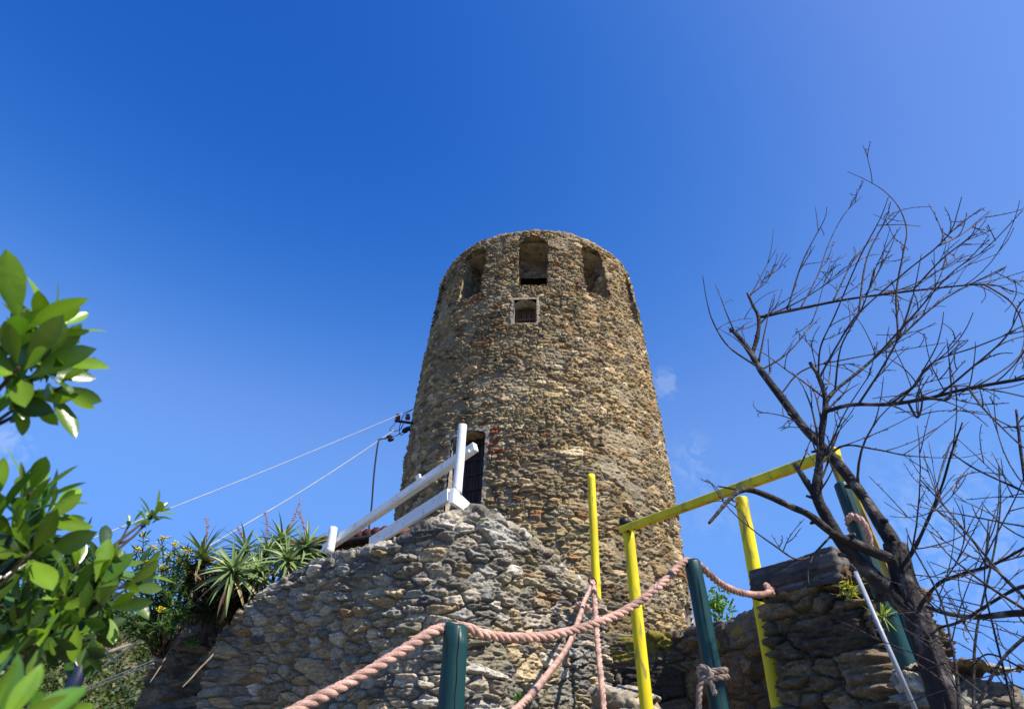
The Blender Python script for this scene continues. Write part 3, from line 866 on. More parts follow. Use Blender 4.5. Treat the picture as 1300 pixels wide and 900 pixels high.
gate = thing("gate_frame", at(815, 880, 5.5), "yellow wooden frame of posts under a long rising top bar before the low wall", "frame")
y2t = at(798, 677, 5.5); y2b = at(821.5, 905, 5.5); y2b = y2t + (y2b - y2t) * 1.35
post(y2b, y2t, .048, "post", M['yellow'], gate)
y3t = at(941, 633, 4.80); y3b = at(987, 885, 4.80); y3b = y3t + (y3b - y3t) * 1.2
post(y3b, y3t, .046, "post", M['yellow'], gate)
g0, g1 = at(789, 673, 5.52), at(1064, 573, 4.18)
a = Acc(); a.beam(g0, g1, .06, .055, bev=.005)
a.build("top_bar", M['yellow'], gate, smooth=False)
y4t, y4b = at(1060, 582, 4.22), at(1122, 730, 4.25); y4b = y4t + (y4b - y4t) * 1.9
a = Acc(); a.beam(y4b, y4t, .08, .07, up=(-.5, -.8, 0), bev=.006)
a.build("square_post", M['shadeyellow'], gate, smooth=False)["label"] = "square yellow post browned for shade at the right end"

for q_ in (at(797, 674, 5.44), at(805, 671, 5.40), at(936, 622, 4.70), at(945, 618, 4.67), at(1052, 579, 4.18)):
    a = Acc(); n_ = CAM - q_; n_[2] = -.2; n_ /= np.linalg.norm(n_)
    a.tube([q_, q_ + n_ * .008, q_ + n_ * .012], [.011, .010, .006], 8)
    a.build("bolt", M['rust'], gate)
bt_ = at(793, 663, 6.6); bb = bt_.copy(); bb[2] = 1.3
bp = thing("capped_post", (bb[0], bb[1], bb[2]), "dark post with a round black cap peeping out behind the yellow top bar", "post")
bb = at(818, 862, 6.6)
post(bb, bt_ - np.array([0, 0, .05]), .024, "pole", M['green'], bp)
a = Acc(); tt = np.linspace(-1.35, 1.5, 12)
a.tube(np.stack([bt_[0] + 0 * tt, bt_[1] + 0 * tt, bt_[2] + .056 * np.sin(tt)], 1), .056 * np.cos(tt), 18)
a.build("cap", M['blackcap'], bp)

# ------------------------------------------------------------------ green posts
def green_post(px_t, px_b, d, r, label, base_ext=1.6, d_b=None):
    t = at(px_t[0], px_t[1], d); b = at(px_b[0], px_b[1], d if d_b is None else d_b); b = t + (b - t) * base_ext
    o = thing("green_post", b, label, "post", "dark green wooden posts carrying the rope")
    pole = post(b, t, r, "pole", M['green'], o, sides=22, wob=.008)
    dirv = (t - b) / np.linalg.norm(t - b)
    a = Acc()                                     # weather crack: a dark groove line set into the wood
    view = CAM - t; view[2] = 0; view /= np.linalg.norm(view)
    s_ = np.cross(dirv, view); side = view * .96 + s_ * .28; side /= np.linalg.norm(side)
    ts = np.linspace(.30, .985, 24)
    L = np.linalg.norm(t - b)
    pts = np.array([b + (t - b) * q + side * r * (1.0 + .035 - .06 * q) + s_ * .0015 * math.sin(q * 23) for q in ts])
    a.tube(pts, .0009 + .0008 * np.abs(np.sin(ts * 9)), 5)
    a.build("crack", M['blackcap'], o)
    return o, b, t


G1, g1b, g1t = green_post((579, 796), (572, 905), 2.5, .044, "green post in the middle foreground with the rope threaded through its top")
G2, g2b, g2t = green_post((879, 715), (914, 900), 3.4, .041, "leaning green post with an old rope end tied round it lower down")
G3, g3b, g3t = green_post((1068, 616), (1152, 846), 3.72, .038, "green post behind the tree with a rope loop near its top", base_ext=1.05)
G4, g4b, g4t = green_post((1128, 735), (1166, 842), 3.95, .034, "short green post right behind the tree trunk, mostly hidden by it", base_ext=1.05)


# ------------------------------------------------------------------ ropes
def rope(acc, pts, r, per=14, pitch=None, seed=1, col=1.):
    p, s_ = resample(smooth(resample(spline(pts, per), .006)[0], 5), .0065)
    T = np.gradient(p, axis=0); T /= np.linalg.norm(T, axis=1)[:, None]
    n = np.cross(T[0], [0, 0, 1.0]); n /= np.linalg.norm(n) + 1e-9
    N = np.zeros_like(p)
    for i in range(len(p)):
        n = n - T[i] * np.dot(n, T[i]); n /= np.linalg.norm(n); N[i] = n
    B = np.cross(T, N)
    pitch = pitch or r * 6.2
    for k in range(3):
        ph = 2 * np.pi * s_ / pitch + 2 * np.pi * k / 3 + .8 * (vnoise(s_ * 7, s_ * 0 + k * .2, seed + 9) - .5)
        q = p + .52 * r * (np.cos(ph)[:, None] * N + np.sin(ph)[:, None] * B)
        rr_ = r * .56 * (1 + .22 * (vnoise(s_ * 40, s_ * 0 + k, seed) - .5) + .16 * (vnoise(s_ * 9, s_ * 0 + 3, seed) - .5))
        cc = np.ones((len(q) + 2, 1)) * (.82 + .36 * np.r_[0, vnoise(s_ * 22, s_ * 0 + k * 5, seed + 4), 0])[:, None] * np.array([[1, 1, 1]]) * col
        acc.tube(q, rr_, 9, col=cc)
        for _ in range(int(s_[-1] * 90)):
            i_ = rnd.randrange(len(q)); o_ = q[i_] - p[i_]; o_ /= np.linalg.norm(o_) + 1e-9
            f0 = q[i_] + o_ * rr_[i_] * .9; f1 = f0 + (o_ * rnd.uniform(.2, 1) + T[i_] * rnd.gauss(0, .8)) * rnd.uniform(.003, .011)
            acc.tube([f0, f1], .00045, 3, col=np.array([1.15, 1.1, 1.05]), cap=False)


def ring(c, r, axis, n=14, turns=1., start=0., rise=0.):
    axis = np.array(axis, float); axis /= np.linalg.norm(axis)
    x = np.cross(axis, [0, 0, 1.0]); 
    if np.linalg.norm(x) < .2: x = np.cross(axis, [0, 1.0, 0])
    x /= np.linalg.norm(x); y = np.cross(axis, x)
    t = np.linspace(start, start + turns * 2 * np.pi, int(n * turns) + 1)
    return [np.array(c) + r * (math.cos(q) * x + math.sin(q) * y) + axis * rise * (q - start) / (2 * np.pi) for q in t]


a = Acc()
rope(a, [at(330, 925, 2.25), at(390, 893, 2.3), at(450, 862, 2.36), at(510, 826, 2.42), at(548, 802, 2.47), at(566, 797, 2.5), at(592, 796, 2.51), at(612, 804, 2.55), at(650, 809, 2.65), at(700, 806, 2.78), at(760, 790, 2.93), at(805, 768, 3.08), at(843, 738, 3.22), at(866, 715, 3.36), at(880, 713, 3.4), at(893, 722, 3.45), at(915, 741, 3.6), at(940, 752, 3.82), at(965, 755, 4.05), at(979, 750, 4.24), at(983, 742, 4.32)], .0175)
rope(a, ring(at(977, 748, 4.24), .030, (.6, -.4, .35), turns=1.6, start=1), .015)
tag(a.build("barrier_rope", M['rope']), "thick salmon pink rope slung between the green posts to the stone pier", "rope")

hk = at(752, 741, 6.9)
a = Acc()
kn = at(740, 768, 6.0)
rope(a, [at(752, 738, 6.95), at(747, 752, 6.6), at(741, 765, 6.1), at(737, 780, 5.4), at(722, 818, 4.7), at(700, 850, 4.1), at(672, 884, 3.6), at(640, 915, 3.3)], .018)
rope(a, ring(at(739.5, 770, 6.05), .050, (.35, .2, 1), turns=1.5), .019)
rope(a, [at(753, 738, 6.95), at(755, 760, 6.75), at(757, 790, 6.6), at(760, 830, 6.4), at(764, 870, 6.3), at(768, 915, 6.2)], .026)
tag(a.build("hanging_rope", M['rope']), "salmon pink rope hanging in two knotted strands from the bastion's right edge", "rope")

a = Acc()
gd = (g2t - g2b) / np.linalg.norm(g2t - g2b)
kc = at(907, 864, 3.4)
kc = g2b + gd * np.dot(kc - g2b, gd)
view = CAM - kc; view[2] = 0; view /= np.linalg.norm(view); lft = np.cross(view, [0, 0, 1.0]); lft = lft if lft[0] < 0 else -lft
rope(a, ring(kc, .057, gd, turns=2.1, rise=.027), .0135)
kk = kc + view * .055 + lft * .035 + np.array([0, 0, .02])
rope(a, ring(kk, .026, view + .4 * lft, turns=1.4), .0135)
rope(a, [kk, kk + lft * .03 + [0, 0, -.05], kk + lft * .045 + [0, 0, -.12], kk + lft * .06 + [0, 0, -.22]], .0135)
rope(a, [kk, kk - lft * .02 + view * .01 + [0, 0, -.04], kk - lft * .03 + view * .02 + [0, 0, -.085]], .012)
tag(a.build("tied_rope", M['oldrope']), "faded old rope end knotted round the leaning green post", "rope")

a = Acc()
g3d = (g3t - g3b) / np.linalg.norm(g3t - g3b)
lc = at(1089, 668, 3.72); lc = g3b + g3d * np.dot(lc - g3b, g3d)
v3 = CAM - lc; v3 /= np.linalg.norm(v3)
rope(a, [at(1080, 655, 3.64), at(1089, 657, 3.60), at(1097, 665, 3.60), at(1103, 680, 3.62), at(1104, 696, 3.64)], .0165)
rope(a, [at(1080, 655, 3.64), at(1077, 664, 3.72), at(1090, 690, 3.80), at(1104, 696, 3.64)], .0165)
tag(a.build("rope_loop", M['rope']), "short salmon rope loop hung on the green post behind the tree", "rope")

# iron ring on the bastion's white end stone
hook = Acc(); hp = at(752, 738, 7.0)
hook.tube(ring(hp, .045, (.5, -.8, .2), n=18), .011, 7)
tag(hook.build("iron_ring", M['rust']), "iron ring in the bastion's right edge that holds the knotted rope", "ring")

# grey pipe leaning on the pier
a = Acc(); p0, p1 = at(1164, 905, 3.45), at(1086, 726, 3.62)
a.tube([p0, p0 + (p1 - p0) * .5, p1], .0105, 12)
tag(a.build("metal_pipe", M['pipe']), "thin grey metal pipe leaning against the pier beside the tree trunk", "pipe")

# ------------------------------------------------------------------ cables, bracket, mast
def cable(name, pts, r, m, label, cat="cable", group=None, sag=0.):
    p = spline(pts, 12); t = np.linspace(0, 1, len(p)); p[:, 2] -= sag * 4 * t * (1 - t)
    a = Acc(); a.tube(p, r, 6)
    return tag(a.build(name, m), label, cat, group)


tw = at(527, 518, 12.2)
cable("overhead_cable", [tw, at(420, 563, 11.2), at(300, 612, 10.2), at(120, 682, 9.0), at(-60, 748, 8.0)], .0065, M['cable_pale'], "upper pale cable running from the tower down to the left over the shrub")
ins = at(500, 546, 11.9)
cable("overhead_cable", [ins, at(450, 580, 11.2), at(380, 625, 10.3), at(270, 690, 9.0), at(190, 738, 8.2)], .0075, M['cable_pale'], "lower cable running from the insulators down behind the aloes")
br = thing("insulator_bracket", at(523, 537, 12.25), "iron bracket with two brown insulators on the tower's left edge", "bracket")
a = Acc(); a.beam(at(501, 534, 12.15), at(530, 538, 12.25), .05, .045)
a.build("arm", M['rust'], br)
for px in (505, 517.5):
    c = at(px, 531, 12.17); a = Acc()
    a.tube([c + [0, 0, -.02], c + [0, 0, .03], c + [0, 0, .045], c + [0, 0, .075], c + [0, 0, .10]], [.05, .052, .035, .045, .02], 12)
    a.build("insulator", M['ceramic'], br)
a = Acc()
a.tube(spline([at(489, 557, 11.8), at(497, 555, 11.9), at(505, 552, 12), at(514, 546, 12.1), at(524, 538, 12.3)]), .009, 6)
a.tube(spline([at(503, 536, 12), at(495, 545, 11.9), at(500, 547, 11.9), at(508, 545, 12.), at(512, 538, 12.1)]), .008, 6)
a.tube(spline([at(525, 519, 12.2), at(512, 528, 12.1), at(507, 545, 12), at(509, 552, 12), at(516, 548, 12.1)]), .008, 6)
for q in ((494, 555, 11.9, .04), (496, 558.5, 11.9, .04), (514, 547, 12.05, .055), (517, 545, 12.1, .05)):
    c = at(*q[:3]); a.tube([c + [-.05, 0, -.02], c + [-.02, 0, 0], c + [.03, 0, .02], c + [.06, 0, .03]], [q[3] * .5, q[3], q[3], q[3] * .5], 8)
a.build("service_wires", M['cable_black'], br)
a = Acc(); m0 = at(471, 650, 11.2)
a.tube(spline([m0 - [0, 0, .8], m0, at(475, 600, 11.2), at(480, 562, 11.2), at(483, 557.5, 11.25), at(490, 556, 11.3)], 8), .015, 8)
tag(a.build("service_mast", M['cable_black']), "thin dark bent pipe rising behind the house roof to the tower's wires", "pipe")
cable("overhead_cable", [at(195, 800, 8.6), at(150, 832, 10), at(95, 872, 14), at(20, 930, 22)], .012, M['cable_pale'], "bright cable slanting down across the hillside beside the blue post")
cable("overhead_cable", [at(195, 838, 9.6), at(150, 856, 11), at(104, 875, 14), at(20, 912, 22)], .008, M['cable_pale'], "thin double cable low on the hillside left of the retaining wall", group="thin low cables")
cable("overhead_cable", [at(195, 842, 9.7), at(150, 860, 11.1), at(104, 879, 14.1), at(20, 917, 22)], .008, M['cable_pale'], "thin double cable low on the hillside left of the retaining wall", group="thin low cables")
a = Acc(); p0, p1 = at(92, 872, 6.0), at(113, 824, 6.0)
a.tube([p0 + (p0 - p1) * 1.2, p0, p1], .05, 14)
tag(a.build("blue_post", M['navy']), "short dark blue leaning post on the left below the green shrub", "post")
a = Acc(); a.tube(spline([at(40, 836, 4.9), at(80, 833, 5.0), at(120, 832, 5.1), at(165, 818, 5.3)], 8), np.linspace(.016, .010, 25), 8)
tag(a.build("dry_branch", M['drywood']), "dry pinkish branch lying across the top of the blue post", "branch")
for pts, lab in (([at(234, 790, 8.7), at(215, 826, 8.5), at(190, 866, 8.3)], "long pale stick leaning on the retaining wall, left one"),
                 ([at(272, 830, 8.2), at(252, 850, 8.1), at(231, 872, 8.0)], "short pale stick leaning on the retaining wall, right one")):
    a = Acc(); P = spline(pts, 8); P[:, 0] += .03 * (vnoise(np.arange(len(P)) * .45, np.zeros(len(P)), 3) - .5); a.tube(P, np.linspace(.013, .006, len(P)), 7)
    tag(a.build("dry_stick", M['drywood']), lab, "stick")

# ------------------------------------------------------------------ bare trees
def limb(acc, pts, d0, d1, r0, r1, jit=.0, sides=9, knob=.12, first=None):
    """pts in photo places; the limb runs from d0 to d1 metres away; r in metres."""
    n = len(pts)
    pp = [at(q[0], q[1], d0 + (d1 - d0) * i / (n - 1)) for i, q in enumerate(pts)]
    if first is not None: pp[0] = first
    P = spline(pp, 9)
    t = np.linspace(0, 1, len(P)); rr_ = r0 + (r1 - r0) * t ** .85
    rr_ = rr_ * (1 + knob * (vnoise(t * 3 * n, t * 0 + pts[0][0], 8) - .5) * 2)
    acc.tube(P, rr_, sides)
    return P, rr_


def twigs(acc, P, rr_, count, ln, bias, spread=.8, depth_=2, rscale=.42, rmin=.0014, t0=.1, t1=1.0):
    """Wand-like shoots from a limb, arching, with spurs and smaller shoots of their own."""
    for _ in range(count):
        i = int((t0 + (t1 - t0) * rnd.random()) * (len(P) - 2))
        tan = P[i + 1] - P[i]; tan /= np.linalg.norm(tan) + 1e-9
        d = tan * .55 + np.array(bias) + np.array([rnd.gauss(0, spread), rnd.gauss(0, spread), rnd.gauss(0, spread)])
        d /= np.linalg.norm(d)
        L = ln * rnd.uniform(.35, 1.25); n = 9
        bend = np.array([rnd.gauss(0, .055), rnd.gauss(0, .055), rnd.gauss(0, .055) + .015])
        p = P[i].copy(); q = [p.copy()]; dd = d.copy()
        for k in range(n):
            dd = dd + bend + np.array([rnd.gauss(0, .035), rnd.gauss(0, .035), rnd.gauss(0, .035)]); dd /= np.linalg.norm(dd)
            p = p + dd * L / n; q.append(p.copy())
        q = np.array(q); r0 = max(rmin * 1.6, min(rr_[i] * rscale, .0055) * (.6 + .5 * L / ln))
        tr = np.linspace(1, 0, len(q)); r = rmin + (r0 - rmin) * tr
        acc.tube(q, r, 5)
        for k in range(1, len(q) - 1):             # buds and spurs
            if rnd.random() < .4:
                dv_ = np.array([rnd.gauss(0, 1), rnd.gauss(0, 1), rnd.gauss(0, 1)]); dv_ /= np.linalg.norm(dv_)
                acc.tube([q[k], q[k] + dv_ * rnd.uniform(.004, .012)], [r[k] * .9, rmin * .8], 4)
        if depth_ > 1:
            twigs(acc, q, r, rnd.choice([0, 1, 1, 2]), ln * .5, np.array(bias) * .6, spread, depth_ - 1, .7, rmin, .2, .95)


tree = thing("bare_tree", at(1203, 905, 2.9) - np.array([0, 0, .6]), "leafless tree with a dark trunk and broken limbs in front of the stone pier", "tree")
TD = 2.9
a = Acc()
tp_ = resample(spline([at(q[0], q[1], TD) for q in [(1222, 985), (1203, 905), (1182, 835), (1164, 780), (1150, 740), (1140, 705), (1137, 690)]], 10), .006)[0]
tt = np.linspace(0, 1, len(tp_)); rt = .056 - .017 * tt ** .8
a.tube(tp_, rt, 56)
G = a.V[0].reshape(-1, 56, 3); cen = G.mean(1, keepdims=True)
an_ = np.arange(56)[None] / 56 * 6.2832; ln_ = np.arange(len(G))[:, None] * .006
cx_, cy_ = np.cos(an_), np.sin(an_)
big_ = fbm(cx_ * 1.2 + ln_ * 4 + 9, cy_ * 1.2 - ln_ * 3, 5, 3) - .5
fine_ = fbm(cx_ * 7 + ln_ * 9, cy_ * 7 + ln_ * 5 + 3, 6, 4) - .5
a.V[0] = (cen + (G - cen) * (1 + .38 * big_ + .34 * fine_)[..., None]).reshape(-1, 3)
a.build("trunk", M['bark'], tree)
LIMBS = [
    ([(1140, 712), (1134, 690), (1115, 660), (1090, 622), (1055, 578), (1020, 542), (990, 502), (966, 470), (953, 448), (940, 430), (928, 418)], TD, TD + .25, .040, .0135),
    ([(954, 452), (962, 425), (963, 403), (956, 388), (949, 372)], TD + .2, TD + .22, .016, .009),
    ([(1160, 780), (1130, 752), (1100, 722), (1070, 690), (1050, 657), (1037, 628), (1040, 590), (1043, 550), (1048, 510), (1040, 480), (1028, 460)], TD, TD - .15, .044, .0085),
    ([(1052, 662), (1035, 630), (1020, 606), (1008, 588)], TD - .05, TD - .1, .026, .010),
    ([(1140, 715), (1128, 708), (1080, 688), (1056, 676), (1028, 654), (1004, 643), (976, 630), (952, 622), (936, 625), (923, 637), (912, 650), (900, 664)], TD, TD - .35, .028, .007),
    ([(942, 624), (928, 620), (911, 617)], TD - .29, TD - .31, .006, .0035),
    ([(963, 402), (1010, 393), (1070, 381), (1120, 374), (1170, 368), (1230, 362), (1262, 362), (1287, 371)], TD + .2, TD + .5, .0115, .003),
    ([(1048, 512), (1062, 494), (1090, 472), (1122, 444), (1150, 421), (1182, 392), (1215, 370), (1278, 338)], TD - .12, TD + .25, .0125, .0025),
    ([(1050, 522), (1080, 514), (1130, 513), (1180, 505), (1230, 493), (1310, 479)], TD - .1, TD - .5, .0115, .006),
    ([(955, 474), (925, 440), (905, 408), (897, 380), (892, 350)], TD + .2, TD + .1, .007, .0022),
    ([(1150, 735), (1148, 715), (1164, 690), (1180, 655), (1196, 616), (1208, 575), (1222, 536)], TD - .02, TD - .3, .012, .003),
    ([(1165, 775), (1190, 742), (1222, 728), (1262, 716), (1310, 690)], TD, TD - .4, .010, .004),
    ([(1040, 590), (1070, 566), (1110, 570), (1150, 578), (1178, 580)], TD - .1, TD + .1, .007, .0025),
]
allL = []


def snap(pts, d0):
    """Distance at which a shoot has to start so that it grows out of an existing limb, and that limb's point."""
    r = ray(*pts[0]); r = r / np.linalg.norm(r)
    Q = np.concatenate([p for p, _ in allL]); q = Q - CAM
    ang = np.linalg.norm(q / np.linalg.norm(q, axis=1)[:, None] - r, axis=1)
    i = int(np.argmin(ang))
    return math.hypot(q[i][0], q[i][1]), Q[i]


for pts, d0, d1, r0, r1 in LIMBS:
    if len(allL) > 2:
        ds, q0 = snap(pts, d0); d1 = ds + (d1 - d0); d0 = ds
    a = Acc(); P, rr_ = limb(a, pts, d0, d1, r0 * .78, r1 * .82, sides=10, first=None if len(allL) < 3 else q0)
    # pruned spurs
    for k in range(3, len(P) - 2, 5):
        if rnd.random() < .5:
            dv_ = np.array([rnd.gauss(0, 1), rnd.gauss(0, 1), rnd.gauss(0, 1)]); dv_ /= np.linalg.norm(dv_)
            a.tube([P[k], P[k] + dv_ * rr_[k] * 1.4, P[k] + dv_ * rr_[k] * rnd.uniform(1.8, 2.8)], [rr_[k] * .55, rr_[k] * .42, rr_[k] * .3], 6)
    a.build("limb", M['bark'], tree); allL.append((P, rr_))
a = Acc()
WANDS = [
    [(1030, 480), (1042, 440), (1060, 400), (1090, 330), (1110, 292), (1120, 272), (1128, 250)],
    [(1045, 478), (1062, 440), (1090, 398), (1150, 345), (1188, 315), (1208, 292), (1216, 268), (1221, 250)],
    [(1130, 420), (1138, 372), (1147, 320), (1151, 292), (1142, 265), (1124, 244), (1102, 230), (1076, 218)],
    [(1020, 400), (1038, 350), (1052, 310), (1072, 272), (1096, 248)],
    [(1080, 395), (1100, 330), (1122, 285), (1136, 268)],
    [(1190, 312), (1220, 298), (1258, 270)], [(1110, 378), (1150, 365), (1190, 345), (1224, 322)],
    [(975, 398), (1010, 385), (1050, 360), (1100, 325)], [(950, 375), (975, 355), (996, 318)],
    [(965, 470), (1000, 448), (1030, 410), (1046, 360), (1058, 320)],
    [(990, 500), (1020, 470), (1080, 455), (1140, 445), (1200, 435)], [(1090, 514), (1118, 470), (1140, 430), (1158, 380), (1170, 322)],
    [(1150, 510), (1165, 530), (1170, 500), (1150, 470), (1120, 450)], [(1230, 493), (1250, 520), (1290, 560), (1310, 575)],
    [(1250, 365), (1285, 385), (1300, 420), (1296, 450), (1280, 485)], [(1170, 505), (1205, 506), (1206, 470), (1202, 430)],
    [(1130, 513), (1160, 490), (1185, 460), (1240, 440), (1290, 420)],
    [(1000, 395), (1020, 330), (1046, 280), (1050, 262)], [(1100, 378), (1128, 320), (1138, 296)], [(1060, 384), (1084, 330), (1110, 300)],
    [(1160, 370), (1195, 330), (1232, 300), (1240, 282)], [(1110, 452), (1160, 400), (1210, 345), (1262, 312)], [(1060, 495), (1068, 440), (1096, 388), (1110, 340)],
    [(1190, 503), (1230, 470), (1275, 430), (1296, 392)], [(1040, 590), (1056, 560), (1075, 520), (1108, 470)], [(1043, 555), (1000, 530), (960, 522)],
    [(1060, 676), (1020, 710), (980, 690), (930, 650), (900, 610)],
]
for wv in WANDS:
    ds, q0 = snap(wv, TD)
    P, rr_ = limb(a, wv, ds, ds + rnd.uniform(-.35, .35), .0048, .0015, sides=6, first=q0)
    allL.append((P, rr_))
    twigs(a, P, rr_, 5, .18, (.24, .0, .26), .40, 2)
for (P, rr_), cnt in zip(allL[:13], [8, 3, 8, 1, 0, 0, 13, 12, 10, 1, 8, 7, 4]):
    twigs(a, P, rr_, cnt, .40, (.44, .0, .46), .34, 2, t0=.25)
tw_o = a.build("twigs", M['twig'], tree); tw_o["kind"] = "stuff"

sap = thing("bare_sapling", at(1330, 900, 2.2) - np.array([0, 0, .7]), "thin bare thicket of twigs reaching in from the right edge", "tree")
SL = [
    ([(1350, 1000), (1345, 900), (1330, 780), (1320, 690), (1300, 600), (1290, 520)], 2.2, 2.3, .014, .003),
    ([(1335, 788), (1300, 778), (1240, 783), (1205, 779), (1176, 770)], 2.2, 2.35, .010, .005),
    ([(1335, 740), (1300, 744), (1275, 755), (1220, 788), (1195, 796), (1184, 804)], 2.2, 2.4, .006, .003),
    ([(1330, 790), (1300, 758), (1270, 728), (1240, 692), (1200, 644), (1168, 608)], 2.2, 2.5, .0065, .002),
    ([(1325, 640), (1300, 624), (1240, 596), (1206, 574)], 2.2, 2.4, .0045, .002),
    ([(1220, 960), (1216, 872), (1208, 816), (1192, 756), (1160, 696), (1150, 670)], 2.4, 2.6, .006, .0018),
    ([(1240, 960), (1236, 880), (1240, 800), (1262, 700), (1270, 640), (1268, 590)], 2.3, 2.5, .005, .0018),
    ([(1345, 760), (1310, 800), (1270, 840), (1240, 900), (1230, 940)], 2.2, 2.1, .005, .003),
    ([(1300, 950), (1282, 880), (1262, 800), (1250, 740), (1255, 660)], 2.2, 2.3, .004, .0016),
    ([(1340, 880), (1300, 850), (1255, 830), (1230, 850)], 2.2, 2.3, .0035, .0016),
]
sl = []
for pts, d0, d1, r0, r1 in SL:
    a = Acc(); P, rr_ = limb(a, pts, d0, d1, r0, r1, sides=8); a.build("limb", M['bark'], sap); sl.append((P, rr_))
a = Acc()
for (P, rr_), cnt in zip(sl, [6, 4, 4, 8, 6, 6, 5, 4, 5, 3]):
    twigs(a, P, rr_, cnt, .30, (-.12, .0, .28), .5, 2, t0=.15, rmin=.0011)
o = a.build("twigs", M['twig'], sap); o["kind"] = "stuff"


# ------------------------------------------------------------------ leathery shrub in the left foreground
def whorl(acc, base, axis, n, length, width, tilt0=.5, tone=1.):
    axis = np.array(axis, float); axis /= np.linalg.norm(axis)
    x = np.cross(axis, [.3, .9, .2]); x /= np.linalg.norm(x); y = np.cross(axis, x)
    pos, dr, nm, ln, wd, cl = [], [], [], [], [], []
    for i in range(n):
        f = i / max(1, n - 1); an = i * 2.39996 + rnd.uniform(-.3, .3)
        rad_ = math.cos(an) * x + math.sin(an) * y
        til = tilt0 + (1.25 - tilt0) * (1 - f) + rnd.uniform(-.15, .15)
        d = axis * math.cos(til) + rad_ * math.sin(til)
        pos.append(base - axis * (1 - f) * length * .55 + rad_ * .004); dr.append(d)
        nm.append(axis * math.sin(til) - rad_ * math.cos(til) + np.array([rnd.gauss(0, .18) for _ in range(3)]))
        sz = rnd.uniform(.75, 1.12) * (.72 if f > .8 else 1)
        ln.append(length * sz); wd.append(width * sz * rnd.uniform(.85, 1.15))
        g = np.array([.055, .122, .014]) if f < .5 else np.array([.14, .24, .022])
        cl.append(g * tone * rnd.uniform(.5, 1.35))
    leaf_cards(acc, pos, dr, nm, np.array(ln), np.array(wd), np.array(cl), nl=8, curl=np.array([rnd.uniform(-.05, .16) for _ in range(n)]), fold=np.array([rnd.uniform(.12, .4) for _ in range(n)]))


shrub = thing("evergreen_shrub", (-1.05, .95, .75), "glossy evergreen shrub with leathery leaves in the left foreground", "shrub")
fol, stm = Acc(), Acc()


def sprig(px, py, d, ax, n=10, L=.065, Wd=.027, stem=None, tone=1.):
    b = at(px, py, d); ax = np.array(ax, float); ax /= np.linalg.norm(ax)
    L = L * rnd.uniform(.74, .98); whorl(fol, b, ax, n, L, L * .37, tone=tone)
    e = at(*stem) if stem else b - ax * .22 + np.array([-.06, 0, -.03])
    m_ = .5 * (b + e) + np.array([0, 0, -.012])
    stm.tube(spline([e, m_, b], 6), np.linspace(.0024, .0016, 13), 6)


# upper cluster
for q in [(71, 411, .78, (.45, -.2, .9), 12, .066), (69, 456, .76, (.8, -.5, .25), 10, .068), (27, 401, .74, (-.1, -.3, 1), 9, .066), (79, 491, .80, (.95, -.25, -.15), 9, .062), (24, 466, .72, (.4, -.9, .1), 9, .066), (37, 506, .80, (.6, -.2, -.4), 8, .058), (-16, 436, .75, (-.2, -.3, .8), 10, .07), (-6, 506, .78, (.2, -.5, -.2), 8, .06)]:
    sprig(*q[:5], q[5] * 1.12, stem=(-70, 560, .85))
# middle clusters
for q in [(40, 622, .92, (.15, -.2, 1), 11, .066), (62, 660, .95, (.8, -.3, .3), 10, .068), (20, 668, .9, (-.1, -.6, .6), 10, .072), (75, 640, .98, (.5, .2, .6), 8, .06), (-10, 640, .9, (-.3, -.2, .9), 10, .07), (40, 700, .92, (.5, -.8, .1), 9, .075)]:
    sprig(*q, stem=(-30, 760, .95))
# big middle mass
for q in [(100, 715, 1.05, (.3, -.2, 1), 10, .072), (142, 718, 1.12, (.65, -.1, .7), 11, .072), (165, 745, 1.15, (.9, -.2, .15), 10, .075), (120, 735, 1.05, (.3, -.8, .5), 10, .078), (80, 755, 1.0, (.1, -.9, .3), 10, .078), (140, 775, 1.08, (.8, -.5, -.2), 9, .072), (55, 745, .98, (-.2, -.7, .6), 10, .075), (95, 790, 1.02, (.3, -.9, -.3), 9, .075), (60, 785, 1.0, (0, -.8, -.2), 9, .075), (180, 725, 1.2, (.8, .1, .5), 8, .066), (20, 760, .96, (-.1, -.8, .4), 10, .075), (10, 800, .95, (-.1, -.8, -.1), 9, .075), (55, 815, 1.0, (.3, -.6, -.6), 8, .07), (115, 812, 1.08, (.4, -.5, -.7), 7, .06), (-20, 720, .95, (-.1, -.6, .5), 10, .075), (100, 740, 1.15, (.2, .5, .6), 9, .07), (40, 730, 1.1, (.1, .5, .6), 10, .07), (60, 700, 1.12, (.2, .4, .8), 9, .07), (10, 700, 1.1, (0, .4, .8), 9, .07), (90, 775, 1.15, (.4, .2, -.2), 9, .07), (30, 790, 1.12, (.2, .2, -.3), 9, .07)]:
    sprig(*q[:4], max(6, q[4] - 2), q[5] * .84, stem=(40, 800, 1.15), tone=.9)
# the sprig that reaches out to the right
sprig(202, 648, 1.32, (.6, 0, .8), 11, .052, .024, stem=(120, 715, 1.2))
sprig(190, 658, 1.30, (-.1, -.3, 1), 6, .035, .018, stem=(150, 690, 1.25))
sprig(166, 662, 1.28, (.0, -.2, 1), 6, .032, .014, stem=(145, 694, 1.25))
# lowest, nearest shoot
for q in [(16, 912, .52, (.3, -.3, .9), 6, .062), (34, 925, .54, (.95, -.3, .3), 4, .055), (-12, 900, .5, (-.2, -.4, .8), 5, .05)]:
    sprig(*q, stem=(-40, 1050, .55), tone=1.2)
